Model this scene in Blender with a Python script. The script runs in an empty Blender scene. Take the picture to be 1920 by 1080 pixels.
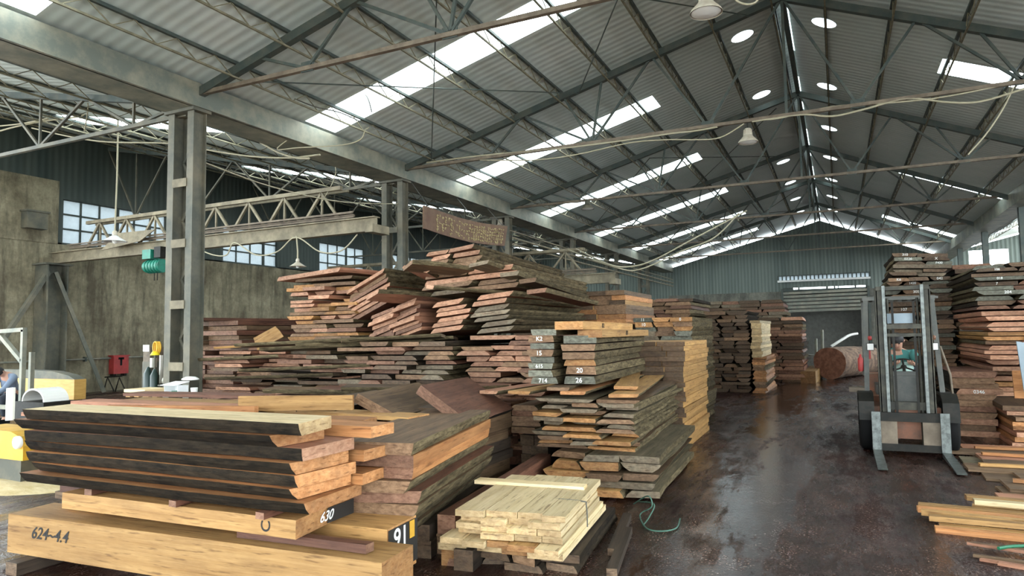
import bpy, math, random
from mathutils import Vector, Matrix, Euler
random.seed(7)
sc = bpy.context.scene
C = sc.collection
R = math.radians

# ------------------------------------------------------------------ camera
CAM_Z = 1.6
F_PX, YAW, PITCH, ROLL = 1271.06, R(25.608), R(3.913), R(-0.829)
fw = Vector((-math.sin(YAW)*math.cos(PITCH), math.cos(YAW)*math.cos(PITCH), math.sin(PITCH)))
rt0 = Vector((math.cos(YAW), math.sin(YAW), 0)); up0 = rt0.cross(fw)
rt = math.cos(ROLL)*rt0 + math.sin(ROLL)*up0
up = -math.sin(ROLL)*rt0 + math.cos(ROLL)*up0
cam_d = bpy.data.cameras.new('camera'); cam = bpy.data.objects.new('camera', cam_d); C.objects.link(cam)
M = Matrix((rt, up, -fw)).transposed().to_4x4(); M.translation = (0, 0, CAM_Z)
cam.matrix_world = M
cam_d.sensor_width = 36; cam_d.lens = 36*F_PX/1920; cam_d.clip_end = 300
sc.camera = cam

def at(u, v, **k):
    """real point on the ray of photo pixel (u,v) at a known world X, Y or Z"""
    d = rt*((u-960)/F_PX) - up*((v-540)/F_PX) + fw
    (ax, val), = k.items(); i = 'XYZ'.index(ax); o = (0, 0, CAM_Z)
    t = (val-o[i])/d[i]
    return Vector((0, 0, CAM_Z)) + d*t
def side_of(x, y): return math.atan2(x, y)

# ------------------------------------------------------------------ world / light / exposure
w = bpy.data.worlds.new('sky'); sc.world = w; w.use_nodes = True
bg = w.node_tree.nodes['Background']
bg.inputs[0].default_value = (0.86, 0.95, 1.0, 1); bg.inputs[1].default_value = 9.0
sc.view_settings.view_transform = 'Standard'; sc.view_settings.look = 'None'
sc.view_settings.gamma = 1; sc.view_settings.use_curve_mapping = False
sc.view_settings.exposure = 0.1

# ------------------------------------------------------------------ materials
def mat(name, col, rough=.6, metal=0., noise=None, bump=0., spec=.5, coord='Object'):
    """noise = (colour2, scale, lo, hi[, stretch xyz])"""
    m = bpy.data.materials.new(name); m.use_nodes = True
    nt = m.node_tree; b = nt.nodes['Principled BSDF']
    b.inputs['Roughness'].default_value = rough; b.inputs['Metallic'].default_value = metal
    b.inputs['Specular IOR Level'].default_value = spec
    b.inputs['Base Color'].default_value = (*col, 1)
    if noise or bump:
        tc = nt.nodes.new('ShaderNodeTexCoord'); mp = nt.nodes.new('ShaderNodeMapping')
        nt.links.new(tc.outputs[coord], mp.inputs[0])
        n = nt.nodes.new('ShaderNodeTexNoise'); nt.links.new(mp.outputs[0], n.inputs['Vector'])
        n.inputs['Scale'].default_value = noise[1] if noise else 8; n.inputs['Detail'].default_value = 6
        n.inputs['Roughness'].default_value = .65
        if noise and len(noise) > 4: mp.inputs['Scale'].default_value = noise[4]
        if noise:
            r = nt.nodes.new('ShaderNodeValToRGB'); nt.links.new(n.outputs[0], r.inputs[0])
            r.color_ramp.elements[0].position = noise[2]; r.color_ramp.elements[1].position = noise[3]
            r.color_ramp.elements[0].color = (*col, 1); r.color_ramp.elements[1].color = (*noise[0], 1)
            nt.links.new(r.outputs[0], b.inputs['Base Color'])
        if bump:
            bp = nt.nodes.new('ShaderNodeBump'); bp.inputs['Strength'].default_value = bump; bp.inputs['Distance'].default_value = .02
            nt.links.new(n.outputs[0], bp.inputs['Height']); nt.links.new(bp.outputs[0], b.inputs['Normal'])
    return m

def wood(name, c1, c2, stain, kind='face', amt=.45):
    """sawn wood: grain along UV.u (metres), pieces vary by island and by object"""
    m = bpy.data.materials.new(name); m.use_nodes = True
    nt = m.node_tree; N = nt.nodes; L = nt.links; b = N['Principled BSDF']
    uv = N.new('ShaderNodeUVMap'); uv.uv_map = 'UVMap'
    oi = N.new('ShaderNodeObjectInfo'); ge = N.new('ShaderNodeNewGeometry')
    add = N.new('ShaderNodeMath'); add.operation = 'ADD'
    L.new(oi.outputs['Random'], add.inputs[0])
    if kind != 'bark': L.new(ge.outputs['Random Per Island'], add.inputs[1])
    else: L.new(ge.outputs['Random Per Island'], add.inputs[1])
    fr = N.new('ShaderNodeMath'); fr.operation = 'FRACT'; L.new(add.outputs[0], fr.inputs[0])
    mul = N.new('ShaderNodeMath'); mul.operation = 'MULTIPLY'; mul.inputs[1].default_value = 37.0; L.new(fr.outputs[0], mul.inputs[0])
    cmb = N.new('ShaderNodeCombineXYZ'); L.new(mul.outputs[0], cmb.inputs[2])
    va = N.new('ShaderNodeVectorMath'); va.operation = 'ADD'; L.new(uv.outputs[0], va.inputs[0]); L.new(cmb.outputs[0], va.inputs[1])
    mp = N.new('ShaderNodeMapping'); L.new(va.outputs[0], mp.inputs[0])
    mp.inputs['Scale'].default_value = {'face': (1.1, 22, 1), 'bark': (7, 24, 1), 'end': (22, 34, 1)}[kind]
    n1 = N.new('ShaderNodeTexNoise'); n1.inputs['Scale'].default_value = 1; n1.inputs['Detail'].default_value = 5; n1.inputs['Roughness'].default_value = .7
    L.new(mp.outputs[0], n1.inputs['Vector'])
    r1 = N.new('ShaderNodeValToRGB'); r1.color_ramp.elements[0].position = .34; r1.color_ramp.elements[1].position = .66
    r1.color_ramp.elements[0].color = (*c1, 1); r1.color_ramp.elements[1].color = (*c2, 1)
    L.new(n1.outputs[0], r1.inputs[0])
    mp2 = N.new('ShaderNodeMapping'); mp2.inputs['Scale'].default_value = (1.6, 4.5, 1) if kind != 'end' else (6, 9, 1)
    L.new(va.outputs[0], mp2.inputs[0])
    n2 = N.new('ShaderNodeTexNoise'); n2.inputs['Scale'].default_value = 1.3; n2.inputs['Detail'].default_value = 4; n2.inputs['Roughness'].default_value = .62
    L.new(mp2.outputs[0], n2.inputs['Vector'])
    r2 = N.new('ShaderNodeValToRGB'); r2.color_ramp.elements[0].position = .42; r2.color_ramp.elements[1].position = .68
    r2.color_ramp.elements[0].color = (0, 0, 0, 1); r2.color_ramp.elements[1].color = (amt, amt, amt, 1)
    L.new(n2.outputs[0], r2.inputs[0])
    mx = N.new('ShaderNodeMix'); mx.data_type = 'RGBA'; L.new(r2.outputs[0], mx.inputs[0])
    L.new(r1.outputs[0], mx.inputs[6]); mx.inputs[7].default_value = (*stain, 1)
    n3 = N.new('ShaderNodeTexNoise'); n3.inputs['Scale'].default_value = 1; n3.inputs['Detail'].default_value = 3
    mp3 = N.new('ShaderNodeMapping'); mp3.inputs['Scale'].default_value = (5, 45, 1) if kind != 'end' else (14, 70, 1); L.new(va.outputs[0], mp3.inputs[0]); L.new(mp3.outputs[0], n3.inputs['Vector'])
    r3 = N.new('ShaderNodeValToRGB'); r3.color_ramp.elements[0].position = .58; r3.color_ramp.elements[1].position = .72
    r3.color_ramp.elements[0].color = (1, 1, 1, 1); r3.color_ramp.elements[1].color = (.45, .40, .36, 1); L.new(n3.outputs[0], r3.inputs[0])
    m3 = N.new('ShaderNodeMix'); m3.data_type = 'RGBA'; m3.blend_type = 'MULTIPLY'; m3.inputs[0].default_value = 1; L.new(mx.outputs[2], m3.inputs[6]); L.new(r3.outputs[0], m3.inputs[7])
    hs = N.new('ShaderNodeHueSaturation'); L.new(m3.outputs[2], hs.inputs['Color'])
    mr = N.new('ShaderNodeMapRange'); mr.inputs[3].default_value = .62; mr.inputs[4].default_value = 1.2
    L.new(fr.outputs[0], mr.inputs[0]); L.new(mr.outputs[0], hs.inputs['Value'])
    L.new(hs.outputs[0], b.inputs['Base Color'])
    b.inputs['Roughness'].default_value = .62 if kind != 'bark' else .85
    b.inputs['Specular IOR Level'].default_value = .3 if kind != 'bark' else .12
    bp = N.new('ShaderNodeBump'); bp.inputs['Strength'].default_value = {'face': .4, 'bark': 1.0, 'end': .55}[kind]; bp.inputs['Distance'].default_value = .012
    L.new(n1.outputs[0], bp.inputs['Height']); L.new(bp.outputs[0], b.inputs['Normal'])
    return m

BARK = wood('bark_edge', (.006, .005, .004), (.040, .028, .017), (.03, .022, .013), 'bark')
BARKG = wood('grey_bark_edge', (.045, .035, .02), (.20, .155, .085), (.03, .022, .012), 'bark')
TONES = {}
def tone(k, c1, c2, st, e1, e2, amt=.45, edge=None, est=(.12, .06, .03)):
    f = wood('sawn_'+k, c1, c2, st, 'face', amt); e = wood('end_grain_'+k, e1, e2, est, 'end', .4)
    TONES[k] = (f, edge or f, e)
tone('golden', (.38, .20, .065), (.56, .33, .125), (.18, .085, .03), (.34, .15, .05), (.52, .28, .11))
tone('pale', (.66, .50, .26), (.84, .68, .42), (.36, .24, .11), (.45, .30, .14), (.66, .48, .26), .35)
tone('pink', (.34, .145, .085), (.52, .26, .155), (.17, .07, .04), (.40, .19, .11), (.60, .34, .21))
tone('orange', (.38, .15, .05), (.56, .27, .105), (.15, .06, .025), (.40, .165, .055), (.62, .31, .13))
tone('red-brown', (.105, .042, .026), (.21, .095, .058), (.05, .025, .017), (.17, .08, .048), (.32, .17, .105))
tone('brown', (.095, .055, .030), (.20, .125, .068), (.04, .026, .016), (.15, .085, .045), (.30, .18, .10))
tone('dark', (.025, .018, .013), (.07, .048, .033), (.015, .012, .010), (.07, .045, .028), (.17, .11, .065))
tone('grey', (.11, .092, .055), (.25, .20, .125), (.055, .045, .028), (.13, .105, .07), (.28, .22, .145))

M_roof = bpy.data.materials.new('roof_sheet')
def build_sheet(m, c1, c2, rib, axis, rough=.5, streak=0., scale=1., wave=.22):
    m.use_nodes = True; nt = m.node_tree; N = nt.nodes; L = nt.links; b = N['Principled BSDF']
    tc = N.new('ShaderNodeTexCoord'); wv = N.new('ShaderNodeTexWave'); wv.wave_type = 'BANDS'; wv.bands_direction = axis
    wv.inputs['Scale'].default_value = rib; L.new(tc.outputs['Object'], wv.inputs['Vector'])
    n = N.new('ShaderNodeTexNoise'); n.inputs['Scale'].default_value = .5*scale; n.inputs['Detail'].default_value = 8; n.inputs['Roughness'].default_value = .7
    mp = N.new('ShaderNodeMapping'); L.new(tc.outputs['Object'], mp.inputs[0]); L.new(mp.outputs[0], n.inputs['Vector'])
    if streak: mp.inputs['Scale'].default_value = (3, 3, streak)
    r = N.new('ShaderNodeValToRGB'); r.color_ramp.elements[0].position = .35; r.color_ramp.elements[1].position = .7
    r.color_ramp.elements[0].color = (*c1, 1); r.color_ramp.elements[1].color = (*c2, 1); L.new(n.outputs[0], r.inputs[0])
    mx = N.new('ShaderNodeMix'); mx.data_type = 'RGBA'; mx.blend_type = 'MULTIPLY'; mx.inputs[0].default_value = wave
    L.new(r.outputs[0], mx.inputs[6]); L.new(wv.outputs[0], mx.inputs[7]); L.new(mx.outputs[2], b.inputs['Base Color'])  # rib shading painted in: the wave bands also darken the colour
    bp = N.new('ShaderNodeBump'); bp.inputs['Distance'].default_value = .03; bp.inputs['Strength'].default_value = .12+wave
    L.new(wv.outputs[0], bp.inputs['Height']); L.new(bp.outputs[0], b.inputs['Normal'])
    b.inputs['Roughness'].default_value = rough
    return m
build_sheet(M_roof, (.56, .64, .60), (.72, .77, .73), 1.6, 'Y', wave=.16)
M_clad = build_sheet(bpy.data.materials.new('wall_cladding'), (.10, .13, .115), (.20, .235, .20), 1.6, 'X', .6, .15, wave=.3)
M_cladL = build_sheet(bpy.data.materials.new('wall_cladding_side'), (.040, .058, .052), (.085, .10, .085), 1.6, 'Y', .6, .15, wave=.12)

def plaster(name, c1, c2, c3):
    m = bpy.data.materials.new(name); m.use_nodes = True; nt = m.node_tree; N = nt.nodes; L = nt.links; b = N['Principled BSDF']
    tc = N.new('ShaderNodeTexCoord')
    def noise(sc_, vec, det=8, rg=.7):
        mp = N.new('ShaderNodeMapping'); mp.inputs['Scale'].default_value = vec; L.new(tc.outputs['Object'], mp.inputs[0])
        n = N.new('ShaderNodeTexNoise'); n.inputs['Scale'].default_value = sc_; n.inputs['Detail'].default_value = det; n.inputs['Roughness'].default_value = rg
        L.new(mp.outputs[0], n.inputs['Vector']); return n
    n1 = noise(1.1, (1, 1, 1)); n2 = noise(1.4, (2.2, 2.2, .35)); n3 = noise(9, (1, 1, 1), 6)
    r1 = N.new('ShaderNodeValToRGB'); r1.color_ramp.elements[0].position = .36; r1.color_ramp.elements[1].position = .66
    r1.color_ramp.elements[0].color = (*c1, 1); r1.color_ramp.elements[1].color = (*c2, 1); L.new(n1.outputs[0], r1.inputs[0])
    r2 = N.new('ShaderNodeValToRGB'); r2.color_ramp.elements[0].position = .45; r2.color_ramp.elements[1].position = .65
    r2.color_ramp.elements[0].color = (0, 0, 0, 1); r2.color_ramp.elements[1].color = (.75,)*3+(1,); L.new(n2.outputs[0], r2.inputs[0])
    mx = N.new('ShaderNodeMix'); mx.data_type = 'RGBA'; L.new(r2.outputs[0], mx.inputs[0]); L.new(r1.outputs[0], mx.inputs[6]); mx.inputs[7].default_value = (*c3, 1)
    m2 = N.new('ShaderNodeMix'); m2.data_type = 'RGBA'; m2.blend_type = 'OVERLAY'; m2.inputs[0].default_value = .45
    L.new(mx.outputs[2], m2.inputs[6]); L.new(n3.outputs[0], m2.inputs[7]); L.new(m2.outputs[2], b.inputs['Base Color'])
    bp = N.new('ShaderNodeBump'); bp.inputs['Strength'].default_value = .5; bp.inputs['Distance'].default_value = .03; L.new(n3.outputs[0], bp.inputs['Height']); L.new(bp.outputs[0], b.inputs['Normal'])
    b.inputs['Roughness'].default_value = .9
    return m
M_plaster = plaster('old_plaster', (.15, .125, .078), (.34, .30, .20), (.060, .048, .030))
M_plaster2 = plaster('grey_plaster', (.10, .10, .082), (.22, .21, .17), (.05, .05, .042))

def floor_mat():
    m = bpy.data.materials.new('wet_floor'); m.use_nodes = True; nt = m.node_tree; N = nt.nodes; L = nt.links; b = N['Principled BSDF']
    tc = N.new('ShaderNodeTexCoord')
    def noise(sc_, vec=(1, 1, 1), det=8, rg=.65, loc=(0, 0, 0)):
        mp = N.new('ShaderNodeMapping'); mp.inputs['Scale'].default_value = vec; mp.inputs['Location'].default_value = loc; L.new(tc.outputs['Object'], mp.inputs[0])
        n = N.new('ShaderNodeTexNoise'); n.inputs['Scale'].default_value = sc_; n.inputs['Detail'].default_value = det; n.inputs['Roughness'].default_value = rg
        L.new(mp.outputs[0], n.inputs['Vector']); return n
    def ramp(src, p0, p1, a, c):
        r = N.new('ShaderNodeValToRGB'); r.color_ramp.elements[0].position = p0; r.color_ramp.elements[1].position = p1
        r.color_ramp.elements[0].color = (*a, 1); r.color_ramp.elements[1].color = (*c, 1); L.new(src, r.inputs[0]); return r
    big = noise(.55, (1.3, .45, 1)); mid = noise(3.2, (1, .7, 1)); fine = noise(38, det=4); flecks = noise(60, det=2, rg=.5)
    c = ramp(big.outputs[0], .38, .66, (.017, .0045, .003), (.040, .016, .011))
    c2 = ramp(mid.outputs[0], .35, .7, (.55, .5, .48), (1.5, 1.35, 1.25))
    mu = N.new('ShaderNodeMix'); mu.data_type = 'RGBA'; mu.blend_type = 'MULTIPLY'; mu.inputs[0].default_value = 1
    L.new(c.outputs[0], mu.inputs[6]); L.new(c2.outputs[0], mu.inputs[7])
    # chips of light sawdust lying in the mud
    fl = ramp(flecks.outputs[0], .59, .65, (0, 0, 0), (.8, .8, .8))
    fm = ramp(mid.outputs[0], .44, .58, (0, 0, 0), (1, 1, 1))
    fx = N.new('ShaderNodeMath'); fx.operation = 'MULTIPLY'; L.new(fl.outputs[0], fx.inputs[0]); L.new(fm.outputs[0], fx.inputs[1])
    m3 = N.new('ShaderNodeMix'); m3.data_type = 'RGBA'; L.new(fx.outputs[0], m3.inputs[0]); L.new(mu.outputs[2], m3.inputs[6]); m3.inputs[7].default_value = (.34, .23, .18, 1)
    L.new(m3.outputs[2], b.inputs['Base Color'])
    wn_ = noise(.9, (1.6, .36, 1), det=12, rg=.74, loc=(3.7, 1.2, 0))
    sx = N.new('ShaderNodeSeparateXYZ'); L.new(tc.outputs['Object'], sx.inputs[0])      # the worn wheel lane holds standing water
    ab = N.new('ShaderNodeMath'); ab.operation = 'ADD'; ab.inputs[1].default_value = .95; L.new(sx.outputs[0], ab.inputs[0])
    ac = N.new('ShaderNodeMath'); ac.operation = 'ABSOLUTE'; L.new(ab.outputs[0], ac.inputs[0])
    am = N.new('ShaderNodeMapRange'); L.new(ac.outputs[0], am.inputs[0]); am.inputs[1].default_value = .25; am.inputs[2].default_value = .85; am.inputs[3].default_value = -.085; am.inputs[4].default_value = .03
    wet = N.new('ShaderNodeMath'); wet.operation = 'ADD'; L.new(wn_.outputs[0], wet.inputs[0]); L.new(am.outputs[0], wet.inputs[1])
    rr = ramp(wet.outputs[0], .44, .60, (.03,)*3, (.5,)*3)
    L.new(rr.outputs[0], b.inputs['Roughness'])
    sp = N.new('ShaderNodeMapRange'); L.new(wet.outputs[0], sp.inputs[0]); sp.inputs[1].default_value = .44; sp.inputs[2].default_value = .62; sp.inputs[3].default_value = 1.0; sp.inputs[4].default_value = .13
    L.new(sp.outputs[0], b.inputs['Specular IOR Level'])
    hh = N.new('ShaderNodeMath'); hh.operation = 'MULTIPLY_ADD'; L.new(fine.outputs[0], hh.inputs[0]); hh.inputs[1].default_value = .6; L.new(mid.outputs[0], hh.inputs[2])
    st = N.new('ShaderNodeMapRange'); L.new(wet.outputs[0], st.inputs[0]); st.inputs[1].default_value = .42; st.inputs[2].default_value = .6; st.inputs[3].default_value = .09; st.inputs[4].default_value = 1.0
    bp = N.new('ShaderNodeBump'); bp.inputs['Distance'].default_value = .045; L.new(st.outputs[0], bp.inputs['Strength']); L.new(hh.outputs[0], bp.inputs['Height']); L.new(bp.outputs[0], b.inputs['Normal'])
    return m
M_floor = floor_mat()
M_yard = mat('yard_ground', (.30, .27, .22), .8, noise=((.42, .38, .30), 1.2, .35, .65))
M_dust = mat('sawdust', (.55, .42, .20), .95, noise=((.72, .60, .36), 6, .35, .65), bump=.6)
M_steel = mat('dark_green_steel', (.045, .062, .056), .6, .1, noise=((.09, .095, .075), 4, .4, .7))
M_gutter = mat('weathered_steel', (.16, .172, .142), .55, .2, noise=((.34, .31, .23), 2.2, .4, .7))
M_col = mat('dusty_column_paint', (.085, .088, .070), .65, .1, noise=((.19, .165, .115), 2, .4, .7))
M_tie = mat('dusty_brown_steel', (.13, .10, .07), .7, .1, noise=((.24, .19, .135), 5, .4, .7))
M_lat = mat('dusty_yellow_steel', (.15, .135, .085), .7, .1, noise=((.27, .24, .155), 9, .4, .7))
M_crane = mat('dusty_crane_paint', (.15, .125, .08), .7, .1, noise=((.29, .245, .16), 3, .4, .7))
M_cable = mat('pale_dusty_cable', (.40, .36, .25), .8)
M_cabled = mat('dark_cable', (.10, .10, .09), .7)
M_white = mat('white_enamel', (.75, .74, .70), .35)
M_cream = mat('dusty_cream_enamel', (.55, .50, .40), .5, noise=((.40, .33, .24), 9, .4, .7))
M_lampglow = mat('lamp_shade_inside', (.85, .84, .80), .4)
M_green = mat('green_machine_paint', (.01, .20, .13), .45, .1, noise=((.02, .11, .08), 7, .4, .7))
M_rust = mat('rusty_red_brown_sign', (.13, .065, .04), .7, noise=((.20, .12, .07), 4, .35, .7))
M_signy = mat('faded_yellow_lettering', (.50, .40, .20), .7)
M_red = mat('red_paint', (.42, .04, .035), .5, noise=((.26, .03, .03), 6, .4, .7))
M_black = mat('black_rubber', (.009, .009, .009), .8, bump=.2, spec=.15)
M_blackm = mat('black_metal', (.014, .014, .012), .5, .2, noise=((.03, .026, .02), 9, .4, .7), spec=.2)
M_mast = mat('greasy_mast_steel', (.030, .029, .022), .5, .1, spec=.3, noise=((.085, .078, .055), 8, .4, .7))
M_fork = mat('worn_fork_steel', (.16, .175, .165), .4, .6, noise=((.05, .055, .05), 14, .4, .7))
M_fgrey = mat('forklift_grey_paint', (.075, .08, .072), .5, .1, noise=((.14, .135, .115), 6, .4, .7))
M_forange = mat('forklift_rusty_orange_paint', (.28, .10, .045), .5, .1, noise=((.14, .07, .04), 6, .4, .7))
M_wheelw = mat('white_green_hub', (.45, .62, .56), .4)
M_skin = mat('skin', (.55, .30, .21), .55)
M_hair = mat('black_hair', (.012, .010, .010), .6, bump=.5)
M_teal = mat('teal_shirt', (.06, .22, .20), .85, bump=.3)
M_trous = mat('dark_trousers', (.03, .035, .05), .85)
M_bshirt = mat('grey_blue_shirt', (.20, .25, .34), .85, bump=.3)
M_glove = mat('white_cotton', (.75, .73, .66), .9)
M_yel = mat('yellow_machine_paint', (.75, .42, .03), .45, .1, noise=((.52, .28, .04), 5, .4, .7))
M_ply = mat('yellow_plywood', (.55, .30, .07), .6, noise=((.70, .42, .12), 3, .35, .7, (1, 1, 6)))
M_card = mat('white_cardboard', (.78, .80, .80), .8)
M_cardin = mat('box_inside_shadow_board', (.40, .42, .40), .9)
M_greymetal = mat('grey_cabinet_metal', (.27, .28, .23), .5, .3, noise=((.40, .40, .32), 4, .4, .7, (8, 1, 1)))
M_bluegrey = mat('blue_grey_tarpaulin', (.22, .28, .32), .6, noise=((.30, .36, .40), 2, .4, .7))
M_rope = mat('pale_rope', (.62, .54, .38), .9)
M_twine = mat('green_strapping', (.06, .15, .11), .5)
M_greenp = mat('bright_green_pipe', (.01, .13, .06), .5)
M_blackpaint = mat('black_marker_paint', (.012, .010, .008), .7)
M_whitepaint = mat('white_marker_paint', (.75, .76, .72), .7)
M_chalkg = mat('greenish_end_sealer', (.30, .38, .33), .7)
M_concr = mat('bright_yard_wall', (.30, .30, .27), .9, noise=((.42, .42, .38), 5, .35, .7))
def glass(name, col, tr, rough=.3):
    m = bpy.data.materials.new(name); m.use_nodes = True; nt = m.node_tree; N = nt.nodes; L = nt.links
    for n in list(N): N.remove(n)
    o = N.new('ShaderNodeOutputMaterial'); mx = N.new('ShaderNodeMixShader'); t = N.new('ShaderNodeBsdfTransparent'); d = N.new('ShaderNodeBsdfTranslucent')
    tc = N.new('ShaderNodeTexCoord'); n1 = N.new('ShaderNodeTexNoise'); n1.inputs['Scale'].default_value = 5; n1.inputs['Detail'].default_value = 6
    L.new(tc.outputs['Object'], n1.inputs['Vector'])
    mr = N.new('ShaderNodeMapRange'); mr.inputs[1].default_value = .35; mr.inputs[2].default_value = .65; mr.inputs[3].default_value = min(1, 1-tr+.12); mr.inputs[4].default_value = max(0, 1-tr-.12)
    L.new(n1.outputs[0], mr.inputs[0]); L.new(mr.outputs[0], mx.inputs[0])
    t.inputs[0].default_value = (*col, 1); d.inputs[0].default_value = (*[c*.9 for c in col], 1)
    L.new(t.outputs[0], mx.inputs[1]); L.new(d.outputs[0], mx.inputs[2]); L.new(mx.outputs[0], o.inputs[0])
    return m
M_sky = glass('translucent_roof_sheet', (.92, .97, .95), .75)
M_pane = glass('dusty_window_glass', (.34, .365, .375), .30)
M_vent = glass('dusty_round_rooflight', (.66, .74, .74), .12)
M_ridge = glass('dirty_ridge_sheet', (.5, .56, .56), .10)

# ------------------------------------------------------------------ mesh helpers
def mesh_obj(name, verts, faces, mats, midx=None, uvs=None, smooth=None, parent=None, origin=None):
    me = bpy.data.meshes.new(name)
    if parent is not None: o0 = WPOS.get(parent.name, Vector())
    elif origin is not None: o0 = Vector(origin)
    else:
        xs = [v[0] for v in verts]; ys = [v[1] for v in verts]; zs = [v[2] for v in verts]
        o0 = Vector(((min(xs)+max(xs))/2, (min(ys)+max(ys))/2, min(zs)))
    me.from_pydata([(v[0]-o0.x, v[1]-o0.y, v[2]-o0.z) for v in verts], [], faces)
    for m in (mats if isinstance(mats, (list, tuple)) else [mats]): me.materials.append(m)
    if midx: me.polygons.foreach_set('material_index', midx)
    if smooth: me.polygons.foreach_set('use_smooth', smooth)
    if uvs:
        l = me.uv_layers.new(name='UVMap'); l.data.foreach_set('uv', uvs)
    me.update()
    o = bpy.data.objects.new(name, me); C.objects.link(o)
    if parent is not None:
        o.parent = parent; WPOS[o.name] = o0.copy()
    else:
        o.location = o0; WPOS[o.name] = o0.copy()
    return o
WPOS = {}

def frame(p, q, hint=(0, 0, 1)):
    d = (Vector(q)-Vector(p)); L = d.length; d = d/L if L else Vector((1, 0, 0))
    h = Vector(hint)
    if abs(d.dot(h)) > .98: h = Vector((0, 1, 0)) if abs(d.y) < .9 else Vector((1, 0, 0))
    s = d.cross(h).normalized(); u = s.cross(d).normalized()
    return d, s, u, L

class MB:
    def __init__(s): s.v = []; s.f = []; s.m = []; s.s = []
    def add(s, vs, fs, mi=0, sm=False):
        b = len(s.v); s.v += [tuple(v) for v in vs]; s.f += [tuple(i+b for i in f) for f in fs]
        s.m += [mi]*len(fs); s.s += [sm]*len(fs); return s
    def bar(s, p, q, w, h, hint=(0, 0, 1), mi=0):
        d, a, u, L = frame(p, q, hint); p = Vector(p); q = Vector(q); vs = []
        for e in (p, q):
            for i, j in ((-1, -1), (1, -1), (1, 1), (-1, 1)): vs.append(e+a*i*w/2+u*j*h/2)
        return s.add(vs, [(0, 3, 2, 1), (4, 5, 6, 7), (0, 1, 5, 4), (1, 2, 6, 5), (2, 3, 7, 6), (3, 0, 4, 7)], mi)
    def box(s, x0, x1, y0, y1, z0, z1, mi=0):
        vs = [(x, y, z) for z in (z0, z1) for x, y in ((x0, y0), (x1, y0), (x1, y1), (x0, y1))]
        return s.add(vs, [(3, 2, 1, 0), (4, 5, 6, 7), (0, 1, 5, 4), (1, 2, 6, 5), (2, 3, 7, 6), (3, 0, 4, 7)], mi)
    def tube(s, pts, r, n=6, mi=0, cap=True):
        pts = [Vector(p) for p in pts]; rr = r if isinstance(r, (list, tuple)) else [r]*len(pts); vs = []; pa = None
        for i, p in enumerate(pts):
            d = (pts[min(i+1, len(pts)-1)]-pts[max(i-1, 0)]).normalized()
            if pa is None: pa = frame((0, 0, 0), d)[1]
            a = (pa - d*pa.dot(d)).normalized(); pa = a; b = d.cross(a)
            for k in range(n): t = 2*math.pi*k/n; vs.append(p+(a*math.cos(t)+b*math.sin(t))*rr[i])
        fs = [(i*n+k, i*n+(k+1) % n, (i+1)*n+(k+1) % n, (i+1)*n+k) for i in range(len(pts)-1) for k in range(n)]
        s.add(vs, fs, mi, True)
        if cap: s.add(vs[:n], [tuple(range(n))[::-1]], mi); s.add(vs[-n:], [tuple(range(n))], mi)
        return s
    def lathe(s, prof, c, n=20, mi=0, M3=None, sm=True):
        c = Vector(c); vs = []
        for r, z in prof:
            for k in range(n):
                t = 2*math.pi*k/n; v = Vector((r*math.cos(t), r*math.sin(t), z)); vs.append(c+(M3 @ v if M3 else v))
        fs = [(i*n+k, i*n+(k+1) % n, (i+1)*n+(k+1) % n, (i+1)*n+k) for i in range(len(prof)-1) for k in range(n)]
        return s.add(vs, fs, mi, sm)
    def prism(s, poly, axis, t0, t1, mi=0):
        """poly in the plane across `axis`"""
        def P(a, b, t): return {'X': (t, a, b), 'Y': (a, t, b), 'Z': (a, b, t)}[axis]
        n = len(poly); vs = [P(a, b, t) for t in (t0, t1) for a, b in poly]
        return s.add(vs, [tuple(range(n)), tuple(range(2*n-1, n-1, -1))]+[(i, i+n, (i+1) % n+n, (i+1) % n) for i in range(n)], mi)
    def build(s, name, mats, parent=None, origin=None):
        return mesh_obj(name, s.v, s.f, mats, s.m, None, s.s, parent, origin)

def tag(o, label, cat, group=None, kind=None):
    o['label'] = label; o['category'] = cat
    if group: o['group'] = group
    if kind: o['kind'] = kind
    return o
def struct(o, label=None):
    o['kind'] = 'structure'
    if label: o['label'] = label
    return o
def empty(name, loc, label, cat, group=None):
    o = bpy.data.objects.new(name, None); C.objects.link(o); o.location = loc; o.empty_display_size = .1
    WPOS[o.name] = Vector(loc); return tag(o, label, cat, group)
def ordn(i): return ['topmost', 'second', 'third', 'fourth', 'fifth', 'sixth', 'seventh', 'eighth', 'ninth', 'tenth', 'eleventh', 'twelfth', 'thirteenth', 'fourteenth', 'fifteenth', 'sixteenth', 'seventeenth', 'eighteenth', 'nineteenth', 'twentieth'][i] if i < 20 else '%dth' % (i+1)

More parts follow.
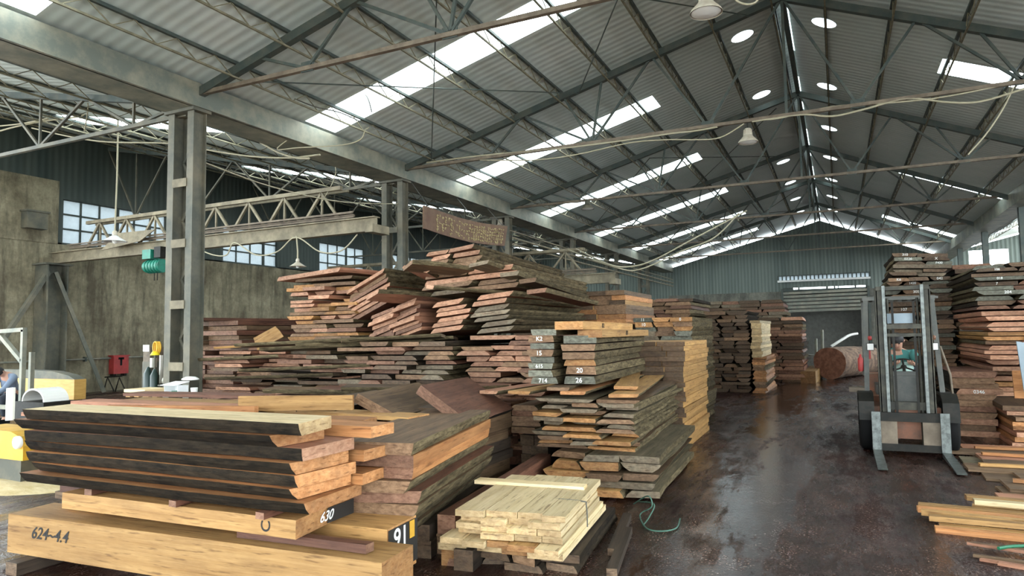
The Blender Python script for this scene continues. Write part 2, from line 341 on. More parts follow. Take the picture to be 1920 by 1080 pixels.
# ------------------------------------------------------------------ building shell
XL, ZE, XR, ZR, XV, ZV = -9.84, 5.86, -0.72, 8.27, 5.33, 5.74
Y0, YW, S = 7.84, 44.0, 6.0
XW, XE = -21.0, 12.5
YF = -5.0
sl = (ZR-ZE)/(XR-XL); sr = (ZV-ZR)/(XV-XR); sw = .19; se = .25
def roofz(x):
    if x < XL: return ZE+(XL-x)*sw
    if x < XR: return ZE+(x-XL)*sl
    if x < XV: return ZR+(x-XR)*sr
    return ZV+(x-XV)*se
def roof_slope(name, x0, x1, rects, circles, label):
    xs = sorted({x0, x1, *[r[0] for r in rects], *[r[1] for r in rects], *[c[0]-c[2]*1.3 for c in circles], *[c[0]+c[2]*1.3 for c in circles]})
    ys = sorted({YF, YW+.3, *[r[2] for r in rects], *[r[3] for r in rects], *[c[1]-c[2]*1.3 for c in circles], *[c[1]+c[2]*1.3 for c in circles]})
    b = MB()
    for i in range(len(xs)-1):
        for j in range(len(ys)-1):
            a, c, d, e = xs[i], xs[i+1], ys[j], ys[j+1]; mx, my = (a+c)/2, (d+e)/2
            if any(r[0] < mx < r[1] and r[2] < my < r[3] for r in rects): continue
            q = [(a, d, roofz(a+1e-6)), (c, d, roofz(c-1e-6)), (c, e, roofz(c-1e-6)), (a, e, roofz(a+1e-6))]
            hit = [k for k in circles if abs(k[0]-mx) < .01 and abs(k[1]-my) < .01]
            if hit:
                cx, cy, r = hit[0]; n = 16; inner = []; outer = []
                for t in range(n):
                    an = 2*math.pi*t/n; ci, si = math.cos(an), math.sin(an); m_ = max(abs(ci), abs(si))
                    ix, iy = cx+r*ci, cy+r*si; ox, oy = cx+r*1.3*ci/m_, cy+r*1.3*si/m_
                    inner.append((ix, iy, roofz(ix))); outer.append((ox, oy, roofz(min(max(ox, a+1e-6), c-1e-6))))
                b.add(inner+outer, [(t, n+t, n+(t+1) % n, (t+1) % n) for t in range(n)])
            else: b.add(q, [(0, 1, 2, 3)])
    o = b.build(name, M_roof, origin=(0, 0, 0)); struct(o, label)
    return o
LX0, LX1 = -9.5, -3.9
YS = [4.35+6*k for k in range(7)]
left_rects = [(LX0, LX1, y-.05, y+.85) for y in YS]
right_rects = [(2.15, 5.15, y, y+.85) for y in (5.6, 15.95, 26.3, 36.7)]
wb_rects = [(-17.9, -10.6, y-.05, y+.85) for y in YS]
er_rects = [(6.2, 11.5, y, y+.9) for y in (10.3, 20.3, 26.3, 30.3, 34.3, 39)]
HY = [at(u, v, X=-1.35).y for u, v in ((1420, 62),)]
hy = [15.17+4.1*k for k in range(-2, 7)]
left_c = [(-1.62, y+.05, .23) for y in hy]; right_c = [(.0, y+.02, .23) for y in hy]
roof_slope('ceiling_left_slope', XL, XR-.07, left_rects, left_c, 'grey corrugated roof slope left of the ridge')
roof_slope('ceiling_right_slope', XR+.07, XV, right_rects, right_c, 'grey corrugated roof slope right of the ridge')
roof_slope('ceiling_left_bay', XW-.3, XL, wb_rects, [], 'corrugated roof of the left side bay')
roof_slope('ceiling_right_bay', XV, XE, er_rects, [], 'corrugated roof of the right side bay')
def roof_pane(x0, x1, y0, y1, nm, m, label, cat, grp):
    b = MB(); vs = []
    nseg = max(1, int((y1-y0)/.106))
    # corrugated translucent sheet with real depth
    for i in range(nseg+1):
        y = y0-.03+(y1-y0+.06)*i/nseg; dz = .02*(i % 2)
        for x in (x0-.04, x1+.04): vs.append((x, y, roofz(min(max(x, x0+.001), x1-.001))+.012+dz+(x-min(max(x, x0), x1))*0))
    b.add(vs, [(2*i, 2*i+1, 2*i+3, 2*i+2) for i in range(nseg)])
    return tag(b.build(nm, m), label, cat, grp)
pos = ['nearest', 'second nearest', 'third nearest', 'fourth nearest', 'fifth nearest', 'sixth nearest', 'farthest']
for k, r in enumerate(left_rects):
    roof_pane(*r, 'roof_skylight', M_sky, 'bright translucent strip skylight on the left main slope, %s in its row' % pos[k], 'skylight', 'strip skylights on the left main slope')
for k, r in enumerate(right_rects):
    roof_pane(*r, 'roof_skylight', M_sky, 'bright translucent strip skylight on the right main slope, %s in its row' % ['nearest', 'second nearest', 'third nearest', 'farthest'][k], 'skylight', 'strip skylights on the right main slope')
for k, r in enumerate(wb_rects):
    roof_pane(*r, 'roof_skylight', M_sky, 'bright strip skylight over the left side bay, %s in its row' % pos[k], 'skylight', 'strip skylights over the left side bay')
for k, r in enumerate(er_rects):
    roof_pane(*r, 'roof_skylight', M_sky, 'bright strip skylight over the right side bay, %s in its row' % (pos[:5]+['farthest'])[k], 'skylight', 'strip skylights over the right side bay')
for sd, cs in (('left', left_c), ('right', right_c)):
    for k, (cx, cy, r) in enumerate(cs):
        b = MB(); n = 16; z = roofz(cx)
        ring = [(cx+r*1.02*math.cos(2*math.pi*t/n), cy+r*1.02*math.sin(2*math.pi*t/n)) for t in range(n)]
        b.add([(x, y, roofz(x)+.03) for x, y in ring]+[(cx, cy, z+.10)], [(t, (t+1) % n, n) for t in range(n)], 0, True)
        tag(b.build('round_rooflight', M_vent), 'round white rooflight just %s of the ridge, %s in its row' % (sd, (pos[:6]+['seventh nearest', 'eighth nearest', 'farthest'])[k]), 'rooflight', 'round rooflights beside the ridge')
# ridge: dirty translucent strip broken by dark caps
yy = YF; k = 0; nr = 0
random.seed(3)
caps = MB()
while yy < YW:
    L = random.uniform(.7, 2.6); y2 = min(yy+L, YW+.3)
    if k % 3 != 2:
        b = MB(); b.add([(XR-.11, yy, ZR+.01), (XR, yy, ZR+.07), (XR+.11, yy, ZR+.01), (XR-.11, y2, ZR+.01), (XR, y2, ZR+.07), (XR+.11, y2, ZR+.01)], [(0, 1, 4, 3), (1, 2, 5, 4)])
        tag(b.build('ridge_light', M_ridge), 'dirty translucent sheet in the light strip along the ridge, %s from the front' % ordn(nr).replace('topmost', 'first'), 'rooflight', 'ridge light sheets'); nr += 1
    else: caps.add([(XR-.13, yy, ZR+.01), (XR, yy, ZR+.08), (XR+.13, yy, ZR+.01), (XR-.13, y2, ZR+.01), (XR, y2, ZR+.08), (XR+.13, y2, ZR+.01)], [(0, 1, 4, 3), (1, 2, 5, 4)])
    yy = y2; k += 1
struct(caps.build('trim_1', M_steel), 'dark steel cap pieces on the ridge')
# floor
b = MB(); b.box(-40, 30, -25, 60, -.3, -.012); struct(b.build('floor_yard', M_yard), 'open yard ground around the shed')
b = MB(); b.box(XW, XE, YF-1, YW+.2, -.2, 0); struct(b.build('floor', M_floor, origin=(0, 0, 0)), 'wet dark mud-stained shed floor')

# left wall with windows
WZ0, WZ1 = 4.55, 5.9
wins = [(12.46, 17.2), (18.42, 21.2), (23.76, 27.0), (29.3, 32.3), (35.4, 38.4)]
b = MB(); b.box(XW-.3, XW, 9.3, YW+.3, 0, 4.5); struct(b.build('wall_left', M_plaster, origin=(0, 0, 0)), 'stained plaster lower wall on the left')
b = MB(); b.box(XW-.3, XW+.04, 9.3, 12.3, 4.5, 6.4); struct(b.build('wall_left_pier', M_plaster, origin=(0, 0, 0)), 'tall pale plaster wall stretch at the far left')
b = MB(); ys_ = [12.3]+[y for w_ in wins for y in w_]+[YW+.3]
for i in range(0, len(ys_), 2): b.box(XW-.25, XW-.03, ys_[i], ys_[i+1], 4.5, WZ1)
b.box(XW-.25, XW-.03, 12.3, YW+.3, WZ1, 8.05); b.box(XW-.25, XW-.03, 9.3, 12.3, 6.4, 8.05); b.box(XW-.25, XW-.03, 12.3, YW+.3, 4.5, WZ0)
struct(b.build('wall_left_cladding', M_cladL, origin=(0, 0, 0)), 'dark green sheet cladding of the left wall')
for k, (a, c) in enumerate(wins):
    root = MB(); n = max(3, int(round((c-a)/.62)))
    for i in range(n+1):
        y = a+(c-a)*i/n; root.box(XW-.16, XW-.10, y-.025 if i % 3 else y-.06, y+.025 if i % 3 else y+.06, WZ0, WZ1)
    for z in (WZ0, WZ0+.45, WZ0+.9, WZ1): root.box(XW-.155, XW-.105, a, c, z-.025, z+.025)
    o = struct(root.build('window_%d' % (k+1), M_steel), 'steel-framed wall window with small dusty panes')
    p = MB(); p.box(XW-.135, XW-.128, a, c, WZ0, WZ1); p.build('pane', M_pane, o)

# far wall
def gable(x0, x1, z0, gap, y, t, name, m, label, holes=()):
    b = MB(); xs = sorted({x0, x1, *[x for x in (XL, XR, XV) if x0 < x < x1], *[h[i] for h in holes for i in (0, 1)]})
    for a, c in zip(xs, xs[1:]):
        zc = [h for h in holes if h[0] <= a+.001 and c <= h[1]+.001]
        segs = []; z = z0
        for h in sorted(zc, key=lambda h: h[2]):
            if h[2] > z: b.box(a, c, y, y+t, z, h[2])
            z = h[3]
        za, zb = roofz(a+1e-5)-gap, roofz(c-1e-5)-gap
        if z < min(za, zb): b.prism([(a, z), (c, z), (c, zb), (a, za)], 'Y', y, y+t)
    return struct(b.build(name, m, origin=(0, 0, 0)), label)
DX0, DX1, DZ = -2.9, 1.6, 4.15
b = MB(); b.box(XL, DX0, YW, YW+.25, 0, 3.95); b.box(DX1, XV, YW, YW+.25, 0, 3.95); struct(b.build('wall_far', M_plaster2, origin=(0, 0, 0)), 'grey plaster lower part of the far end wall')
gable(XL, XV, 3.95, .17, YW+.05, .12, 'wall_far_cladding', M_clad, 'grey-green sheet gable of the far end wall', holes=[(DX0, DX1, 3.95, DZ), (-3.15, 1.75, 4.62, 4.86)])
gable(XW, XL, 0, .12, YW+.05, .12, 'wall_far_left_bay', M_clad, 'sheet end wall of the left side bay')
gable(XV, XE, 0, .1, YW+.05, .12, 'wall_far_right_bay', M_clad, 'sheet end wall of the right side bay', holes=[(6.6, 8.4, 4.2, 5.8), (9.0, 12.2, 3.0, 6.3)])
b = MB(); b.box(XE, XE+.2, 3, YW, 0, 3.4); struct(b.build('wall_right', M_plaster2, origin=(0, 0, 0)), 'lower wall of the right side bay')
# slit window above the gate
b = MB(); n = 22
for i in range(n+1): x = -3.15+4.9*i/n; b.box(x-.035, x+.035, YW-.02, YW+.04, 4.62, 4.86)
b.box(-3.2, 1.8, YW-.05, YW+.05, 4.86, 4.9)
o = struct(b.build('window_6', M_steel), 'long white slit window of small panes above the far gate')
p = MB(); p.box(-3.15, 1.75, YW+.05, YW+.06, 4.62, 4.86); p.build('pane', M_pane, o)
p = MB(); p.box(-3.2, 1.8, YW-.12, YW+.04, 4.50, 4.61); p.build('sill', M_white, o)
b = MB(); x = DX0; rg = random.Random(8)
while x < DX1: w_ = rg.uniform(.06, .35); b.box(x, min(x+w_, DX1), YW+.12, YW+.16, 3.95, 4.15 if w_ < .12 or x < DX0+.5 else 4.05); x += w_
struct(b.build('trim_2', M_steel), 'broken dark lath strip above the roller shutter')  # blocks added to split the sky gap into bright dashes
# half raised slatted shutter
b = MB()
z = 2.7
while z < 3.95:
    b.bar((DX0, YW+.02, z+.05), (DX1, YW+.02, z+.11), .05, .15); z += .215
o = struct(b.build('door_1', M_gutter), 'half-raised slatted roller shutter of the far gate')
b = MB(); b.box(DX0-.12, DX0, YW-.08, YW+.06, 0, 4.1); b.box(DX1, DX1+.12, YW-.08, YW+.06, 0, 4.1); b.build('guide_rail', M_steel, o)
b = MB(); b.box(-6, 5, 48.5, 48.8, 0, 4.0); struct(b.build('wall_yard', M_concr), 'speckled grey wall seen through the far gate')
b = MB(); b.box(-6, 5, YW+.3, 48.8, 3.95, 4.0); b.box(-6.2, -6, YW+.3, 48.8, 0, 4.0); b.box(5, 5.2, YW+.3, 48.8, 0, 4.0); struct(b.build('ceiling_gate_shelter', M_steel), 'low roof of the shelter behind the far gate')  # unseen roof and side walls added to darken the gate opening
gable(XW, XE, 4.9, .02, YF, .12, 'wall_front_gable', M_clad, 'sheet gable over the open front of the shed')  # added out of view so that front light only comes in low

# valley gutters
for nm, x, y0_ in (('gutter_beam', XL, YF), ('gutter_beam', XV, 20.)):
    b = MB(); z = ZE if x < 0 else ZV
    b.box(x-.32, x+.32, y0_, YW, z-.40, z-.37); b.box(x-.34, x-.31, y0_, YW, z-.40, z+.03); b.box(x+.31, x+.34, y0_, YW, z-.40, z+.03)
    b.box(x+.31, x+.40, y0_, YW, z-.40, z-.385)
    tag(b.build(nm, M_gutter), 'long weathered steel valley gutter beam above the %s columns' % ('laced' if x < 0 else 'right-hand'), 'gutter')

# columns
def column(x, y, z1, label, near):
    e = empty('laced_column', (x, y, 0), label, 'column', 'laced steel columns along the left of the main bay')
    for sgn, nm in ((-1, 'post'), (1, 'post')):
        b = MB(); cx = x+sgn*.235; b.box(cx-.075, cx+.075, y-.13, y-.115, 0, z1); b.box(cx-.075, cx+.075, y+.115, y+.13, 0, z1); b.box(cx-.008, cx+.008, y-.115, y+.115, 0, z1)
        b.box(cx-.06, cx+.06, y-.15, y-.13, .0, .3); b.build('post', M_col, e)
    z = 1.15
    while z < z1-.4:
        b = MB(); b.box(x-.17, x+.17, y-.145, y-.132, z-.07, z+.07); b.build('batten', M_crane if near else M_col, e); z += 1.02
    b = MB(); z = .6; sgn = 1
    while z < z1-.6:
        b.bar((x-.16*sgn, y+.06, z), (x+.16*sgn, y+.06, z+.5), .05, .012, (0, 1, 0)); z += .5; sgn = -sgn
    b.build('lacing', M_col, e)
    b = MB(); b.box(x-.36, x+.36, y-.18, y+.18, z1-.05, z1); b.build('cap_plate', M_col, e)
    return e
cl = ['nearest laced steel column, left of the lumber piles', 'second laced steel column, behind the tilted board pile', 'third laced steel column, at the end of the brown sign',
      'fourth laced steel column from the front, beyond the brown sign', 'fifth laced steel column from the front, near the far yard crane', 'sixth laced steel column from the front, close to the far wall']
for k in range(6): column(XL, Y0+6*k, ZE-.4, cl[k], k == 0)
for k in range(3, 6):
    b = MB(); b.box(XV-.1, XV+.1, Y0+6*k-.1, Y0+6*k+.1, 0, ZV-.4)
    tag(b.build('square_column', M_steel), 'dark square column under the right-hand valley gutter, %s' % ['nearest of three', 'middle of three', 'farthest of three'][k-3], 'column', 'square columns on the right')

# trusses
def truss(y, label, near):
    e = empty('roof_truss', (XL, y, ZE-.2), label, 'truss', 'steel roof trusses of the main bay')
    def P(x, dz=0): return Vector((x, y, roofz(min(max(x, XL+.01), XV-.01))-.20+dz))
    T = lambda x: Vector((x, y, 5.73))
    b = MB(); b.bar(P(XL, -.0), P(XR), .12, .14); b.build('rafter', M_steel, e)
    b = MB(); b.bar(P(XR), P(XV), .12, .14); b.build('rafter', M_steel, e)
    b = MB(); b.bar(T(XL), T(XV), .075, .065); b.build('tie', M_tie, e)
    b = MB()
    for tx, tops in ((-7.2, (-8.2, -6.3)), (-4.65, (-6.3, -5.3, -4.4, -3.3)), (-2.2, (-3.3, XR)), (.5, (XR, 1.5)), (3.0, (1.5, 2.4, 3.6)), ):
        for x in tops: b.bar(T(tx), P(x), .045, .045)
        b.bar(T(tx)-Vector((.12, 0, -.03)), T(tx)+Vector((.12, 0, .03)), .02, .16)
    b.bar(P(XR), T(XR), .05, .05)
    b.build('web', M_steel if y > 10 else M_steel, e)
tl = ['second nearest', 'third nearest', 'fourth nearest', 'fifth nearest', 'sixth nearest', 'seventh nearest']
truss(Y0-6, 'main bay roof truss overhead, nearest of the row', True)
for k in range(6): truss(Y0+6*k, 'main bay roof truss with brown tie bar, %s of the row' % tl[k], k < 3)
def side_truss(y, label):
    e = empty('side_bay_truss', (XL, y, ZE-.3), label, 'truss', 'steel trusses of the left side bay')
    P = lambda x: Vector((x, y, roofz(x-.01)-.22)); T = lambda x: Vector((x, y, 5.42))
    b = MB(); b.bar(P(XL-.01), P(XW), .10, .12); b.build('rafter', M_steel, e)
    b = MB(); b.bar(T(XL), T(XW), .07, .07); b.build('tie', M_col, e)
    b = MB(); xs = [XL-1.4*i for i in range(9)]
    for i in range(0, 7, 2): b.bar(P(xs[i]), T(xs[i+1]), .045, .045); b.bar(T(xs[i+1]), P(xs[i+2]), .045, .045)
    for i in (1, 3, 5, 7): b.bar(P(xs[i]), T(xs[i]), .04, .04)
    b.build('web', M_col, e)
for k in range(6): side_truss(Y0+6*k, 'left side bay roof truss, %s of the row' % (pos[:5]+['farthest'])[k])

# purlins: light lattice girders along the shed
def purlin(x, y0_, y1, label, grp, depth=.24, pitch=.34):
    e = empty('lattice_purlin', (x, y0_, roofz(x)-.1), label, 'purlin', grp)
    zt = roofz(x)-.035; zb = zt-depth
    b = MB(); b.bar((x, y0_, zt), (x, y1, zt), .055, .05); b.build('top_chord', M_steel, e)
    b = MB(); b.bar((x, y0_, zb), (x, y1, zb), .03, .03); b.build('bottom_chord', M_lat, e)
    b = MB(); n = int((y1-y0_)/pitch)
    pts = [(x, y0_+pitch*i, zb if i % 2 else zt-.02) for i in range(n+1)]
    for p, q in zip(pts, pts[1:]): b.bar(p, q, .014, .014)
    b.build('lacing_bars', M_lat, e)
nn = ['first', 'second', 'third', 'fourth', 'fifth', 'sixth', 'seventh', 'eighth', 'ninth']
for i in range(8): purlin(XL+1.1+1.12*i, 2, YW, 'lattice purlin on the left main slope, %s up from the gutter' % nn[i], 'purlins of the left main slope')
for i in range(5): purlin(XV-.9-1.1*i, 2, YW, 'lattice purlin on the right main slope, %s up from its gutter' % nn[i], 'purlins of the right main slope')
for i in range(7): purlin(XL-1.2-1.35*i, 2, YW, 'lattice purlin of the left side bay, %s from the gutter' % nn[i], 'purlins of the left side bay')
for i in range(2): purlin(XV+1.6+2*i, 18, YW, 'lattice purlin of the right side bay, %s from the gutter' % nn[i], 'purlins of the right side bay')
b = MB(); b.bar((XR, YF, ZR-.14), (XR, YW, ZR-.14), .1, .14); b.bar((XR-.2, YF, ZR-.2), (XR-.2, YW, ZR-.2), .05, .08); tag(b.build('ridge_beam', M_steel), 'dark steel ridge beam under the light strip', 'beam')
# diagonal wind bracing in the roof
k = 0
for y in (Y0+.1, Y0+12.1, Y0+24.1):
    for xa, xb in ((-8.7, -4.9), (-4.9, -1.3)):
        for d in (0, 1):
            p = (xa, y if d else y+5.8, roofz(xa)-.33); q = (xb, y+5.8 if d else y, roofz(xb)-.33)
            b = MB(); b.tube([p, q], .013, 5)
            o = b.build('wind_brace', M_steel)
            tag(o, 'thin diagonal roof bracing rod, %s left slope, %s truss bay, running up %s' % ('lower' if xa < -8 else 'upper', ['near', 'middle', 'far'][k//4], 'away' if d else 'towards the front'), 'brace', 'diagonal roof bracing rods'); k += 1


# ------------------------------------------------------------------ timber
SPECS = []      # every board: matrix, L, W, T, tone, wane, label, group, kind, hidden
def board_geo(L, W, T, wane, rnd, edge_noise, seg=None):
    """long axis X, centred; six-point section; wane=(left,right) inset of the TOP (>0) or BOTTOM (<0) edge"""
    n = seg or max(2, min(9, int(L/.45)))
    vs = []; ph = [rnd.uniform(0, 9) for _ in range(4)]
    bow = rnd.uniform(-.0012, .0012)*L if not edge_noise else rnd.uniform(-.002, .002)*L
    e0, e1 = (rnd.uniform(-.035, .035), rnd.uniform(-.035, .035)) if edge_noise else (rnd.uniform(-.006, .006), rnd.uniform(-.006, .006))
    for i in range(n+1):
        t = i/n; x = -L/2+L*t; zb = bow*(1-(2*t-1)**2)
        wl = edge_noise*(math.sin(ph[0]+5.3*t)+.6*math.sin(ph[1]+13*t)); wr = edge_noise*(math.sin(ph[2]+4.7*t)+.6*math.sin(ph[3]+11*t))
        hl, hr = W/2+wl, W/2+wr
        a, c = wane
        tl, bl = (hl-max(a, 0), hl-max(-a, 0)); tr, br = (hr-max(c, 0), hr-max(-c, 0))
        ml, mr_ = (tl+bl)/2+abs(a)*.12+(edge_noise*.3), (tr+br)/2+abs(c)*.12+(edge_noise*.3)
        if not edge_noise: ml, mr_ = max(ml, 0), max(mr_, 0)
        def X(y): return x+(e0*y/W*2 if i == 0 else (e1*y/W*2 if i == n else 0))
        vs += [(X(br), -br, zb), (X(-bl), bl, zb), (X(-ml), ml, zb+T*.5), (X(-tl), tl, zb+T), (X(tr), -tr, zb+T), (X(mr_), -mr_, zb+T*.5)]
    fs = []; mi = []; uv = []
    def U(p, q): return (p, q)
    for i in range(n):
        o = 6*i; x0 = vs[o][0]; x1 = vs[o+6][0]
        for k, m_, v0, v1 in ((0, 0, 0, W), (1, 1, 0, T*.5), (2, 1, T*.5, T), (3, 0, 0, W), (4, 1, T, T*.5), (5, 1, T*.5, 0)):
            k2 = (k+1) % 6
            fs.append((o+k, o+k2, o+6+k2, o+6+k)[::-1]); mi.append(m_)
            uv += [(x1, v0+k*.7), (x1, v1+k*.7), (x0, v1+k*.7), (x0, v0+k*.7)]
    for base, rev in ((0, False), (6*n, True)):
        f = tuple(base+k for k in range(6)); f = f[::-1] if rev else f
        fs.append(f); mi.append(2); uv += [(vs[j][1]+.3, vs[j][2]+5) for j in f]
    return vs, fs, mi, uv

RB = random.Random(11)
def spec(M4, L, W, T, tn, wane=(0, 0), en=0., label='', group=None, kind='board', hidden=False, bark=None, name=None):
    SPECS.append(dict(M=M4, L=L, W=W, T=T, tone=tn, wane=wane, en=en, label=label, group=group, kind=kind, hidden=hidden, bark=bark, name=name)); return SPECS[-1]
NOUN = {'board': 'sawn board', 'slab': 'waney slab', 'timber': 'squared timber'}
SIDES = {1: [''], 2: ['left row', 'right row'], 3: ['left row', 'middle row', 'right row'], 4: ['leftmost row', 'second row', 'third row', 'rightmost row']}
NSTK = [0]
def stack(desc, x0, x1, yf, L, z0, z1, t, cols, tones, kind='board', wane=.0, en=0., yaw=0., jit=.04, lat=.01, roll=0., pitch=0., axis='Y',
          gap=.002, hz=None, sticks=0, bark=None, tvar=.15, seed=None, drop=.0, wob=1.2, fan=0., wdir=None):
    """boards lie along Y (axis='Y': x0..x1 wide, front end at yf) or along X (axis='X': x0..x1 long; yf..yf+L deep). desc <= 6 words"""
    rnd = random.Random(seed if seed is not None else int(abs(x0*131+yf*17+z1*71)*10)); NSTK[0] += 1
    if axis == 'Y': W = x1-x0; c = ((x0+x1)/2, yf+L/2); base = 90+yaw; LL = L
    else: W = L; LL = x1-x0; c = ((x0+x1)/2, yf+L/2); base = yaw
    B = Matrix.Translation((c[0], c[1], z0)) @ Matrix.Rotation(R(base), 4, 'Z') @ Matrix.Rotation(R(roll), 4, 'X') @ Matrix.Rotation(R(pitch), 4, 'Y')
    z = 0; layers = []
    while z < (z1-z0)-t*.5: th = t*rnd.uniform(1-tvar, 1+tvar); layers.append((z, th)); z += th+gap
    n = len(layers); group = 'timber in '+desc
    drift = 0
    for li, (z, th) in enumerate(layers):
        down = n-1-li
        drift += rnd.uniform(-lat, lat); drift *= .8
        nc = cols if rnd.random() > .25 or cols < 3 else cols-1
        ws = [rnd.uniform(.75, 1.25) for _ in range(nc)]; s_ = sum(ws)
        Wl = W*rnd.uniform(.93, 1.0); l = -Wl/2+drift
        for ci, w_ in enumerate(ws):
            bw = w_/s_*Wl-.006
            if drop and rnd.random() < drop and down > 0: l += w_/s_*Wl; continue
            lj = rnd.uniform(-jit, jit); bl = LL*rnd.uniform(.93, 1.0) if jit > .02 else LL
            tn = rnd.choice(tones); k = kind if isinstance(kind, str) else rnd.choice(kind)
            wn = wane*rnd.uniform(.5, 1.3)*th*1.0
            if wdir is None: a, c_ = rnd.choice((-1, 1)), 0; a, c_ = a*wn*rnd.choice((0, 1, 1)), a*wn*rnd.choice((0, 1, 1))
            else: a, c_ = wdir[0]*wn, wdir[1]*wn
            wn_lim = bw*.3; a = max(-wn_lim, min(wn_lim, a)); c_ = max(-wn_lim, min(wn_lim, c_))
            Mb = B @ Matrix.Translation((lj+fan*li, l+bw/2+.003, z)) @ Matrix.Rotation(R(rnd.uniform(-wob, wob)*(1 if nc < 2 else .25)), 4, 'Z') @ Matrix.Rotation(R(rnd.uniform(-.25, .25)*(1 if en else .3)), 4, 'Y')
            # side words seen from the camera: local +y of a Y stack points to -X (left)
            if axis == 'Y': sd = SIDES[nc][nc-1-ci] if nc < 5 else ordn(nc-1-ci).replace('topmost', 'first')+' from left'
            else: sd = '' if nc == 1 else (['near row', 'far row'] if nc == 2 else ['nearest row', 'middle row', 'farthest row'] if nc == 3 else [ordn(i).replace('topmost', 'first')+' row back' for i in range(nc)])[ci]
            lab = '%s %s, %s layer down%s, in %s' % (tn if tn != 'amber' else 'golden', NOUN[k], ordn(down), (', '+sd) if sd else '', desc)
            if down == 0: lab = lab.replace('topmost layer down', 'topmost layer')
            hid = hz is not None and z+z0+th < hz
            spec(Mb, bl, bw, th, tn, (a, c_), en, lab, group, k, hid, bark)
            l += w_/s_*Wl
    return B
tone('amber', (.52, .27, .09), (.76, .46, .18), (.26, .12, .05), (.06, .04, .03), (.16, .10, .06))
TONES['umber'] = (TONES['orange'][0], TONES['orange'][0], TONES['red-brown'][2])
TONES['amber'] = (TONES['golden'][0], TONES['golden'][0], TONES['dark'][2])  # lit golden sides and shaded dark ends put into the colours
tone('sealed', (.12, .085, .05), (.26, .19, .11), (.06, .042, .026), (.10, .095, .07), (.25, .25, .19), est=(.06, .05, .035))
def single(name_label, p, yaw, L, W, T, tn, kind='board', wane=(0, 0), en=0., roll=0., pitch=0., bark=None, group=None):
    Mb = Matrix.Translation(p) @ Matrix.Rotation(R(yaw), 4, 'Z') @ Matrix.Rotation(R(roll), 4, 'X') @ Matrix.Rotation(R(pitch), 4, 'Y')
    s = spec(Mb, L, W, T, tn, wane, en, name_label, group, kind, False, bark); s['keep'] = True; return s

# --- foreground pile (long axis across the picture)
B1 = single('huge golden squared timber, bottom front of the nearest pile, black numbers scrawled on its side', (-3.90, 3.19, .09), 3.6, 3.16, .34, .27, 'golden', 'timber')
B2 = single('squared timber behind the front beam, its black end painted with white 91', (-3.35, 3.645, .10), 3, 1.56, .36, .31, 'golden', 'timber')
FS = single('thick golden slab with white-painted 630 end, under the nearest pile', (-3.99, 3.36, .42), 2.5, 2.06, .60, .11, 'golden', 'slab', (0, .0), .004)
runner = single('thin red-brown runner stick lying on the huge front beam', (-2.95, 3.2, .365), 3.5, .95, .07, .05, 'red-brown')
single('short golden packing block under the left end of the nearest slab pile', (-5.0, 3.32, .365), 2, .42, .3, .05, 'golden')
for i, x in enumerate((-4.75, -3.9, -3.15)):
    single('dark cross stick under the nearest slab pile, %s of three' % ['left', 'middle', 'right'][i], (x, 3.33, .535), 96, .62, .07, .04, 'red-brown')
fx = [(-5.32, -2.80, 'pale', .36), (-5.42, -2.95, 'orange', .42), (-5.28, -2.80, 'pink', .46), (-5.38, -2.83, 'orange', .48), (-5.34, -2.82, 'orange', .5), (-5.30, -2.86, 'orange', .52), (-5.36, -2.80, 'orange', .56)]  # topmost slab takes the pale tone for the light on its top
zt = 1.115
FACES = ['pale golden broad slab with dark bark edge, topmost of the nearest pile', 'golden slab with dark sloping bark edge, second down in the nearest pile', 'pink-topped slab, third down in the nearest pile',
         'dark-edged slab, fourth down in the nearest pile', 'dark-edged slab, fifth down in the nearest pile', 'dark-edged slab, sixth down in the nearest pile', 'bottom slab of the nearest pile, resting on cross sticks']
for i, (xa, xb, tn, wd) in enumerate(fx):
    th = .072; z = zt-th-i*.0765; yf = 2.93+.010*i
    yawd = [1.2, .6, 2.2, .8, 1.4, .9, 2.0][i]
    wn = [-.035, -.06, -.01, -.05, -.03, -.07, -.05][i]
    single(FACES[i], ((xa+xb)/2, yf+wd/2+[0, -.01, .03, 0, .01, .0, -.01][i], z), yawd, xb-xa, wd, th, tn, 'slab', (0, wn), .006, bark=BARK, group='slabs of the nearest pile')
for i, (xb, z, L) in enumerate(((-2.66, zt-.15, 1.7), (-2.74, zt-.305, 1.9), (-2.78, zt-.46, 1.8))):
    single('golden board end showing behind the nearest pile, %s of three' % ['upper', 'middle', 'lower'][i], (xb-L/2, 3.58+.03*i, z), 1.5, L, .24, .07, 'orange', 'board')
# sticks on the floor at the left corner
single('thin brown batten on the wet floor, front left corner', (-4.62, 2.62, .01), 47, 1.2, .06, .035, 'brown')
single('dark batten lying beside the brown batten at the front left', (-4.35, 2.62, .005), 40, 1.1, .05, .03, 'dark')
for i, (x, y) in enumerate(((-5.2, 3.35), (-4.1, 3.4), (-3.0, 3.5))): single('dark bearer under the huge front beam, %s of three' % ['left', 'middle', 'right'][i], (x, y, 0.002), 92, 1.1, .12, .085, 'dark')

dn0 = ['first', 'second', 'third', 'fourth', 'fifth', 'sixth', 'seventh', 'eighth']
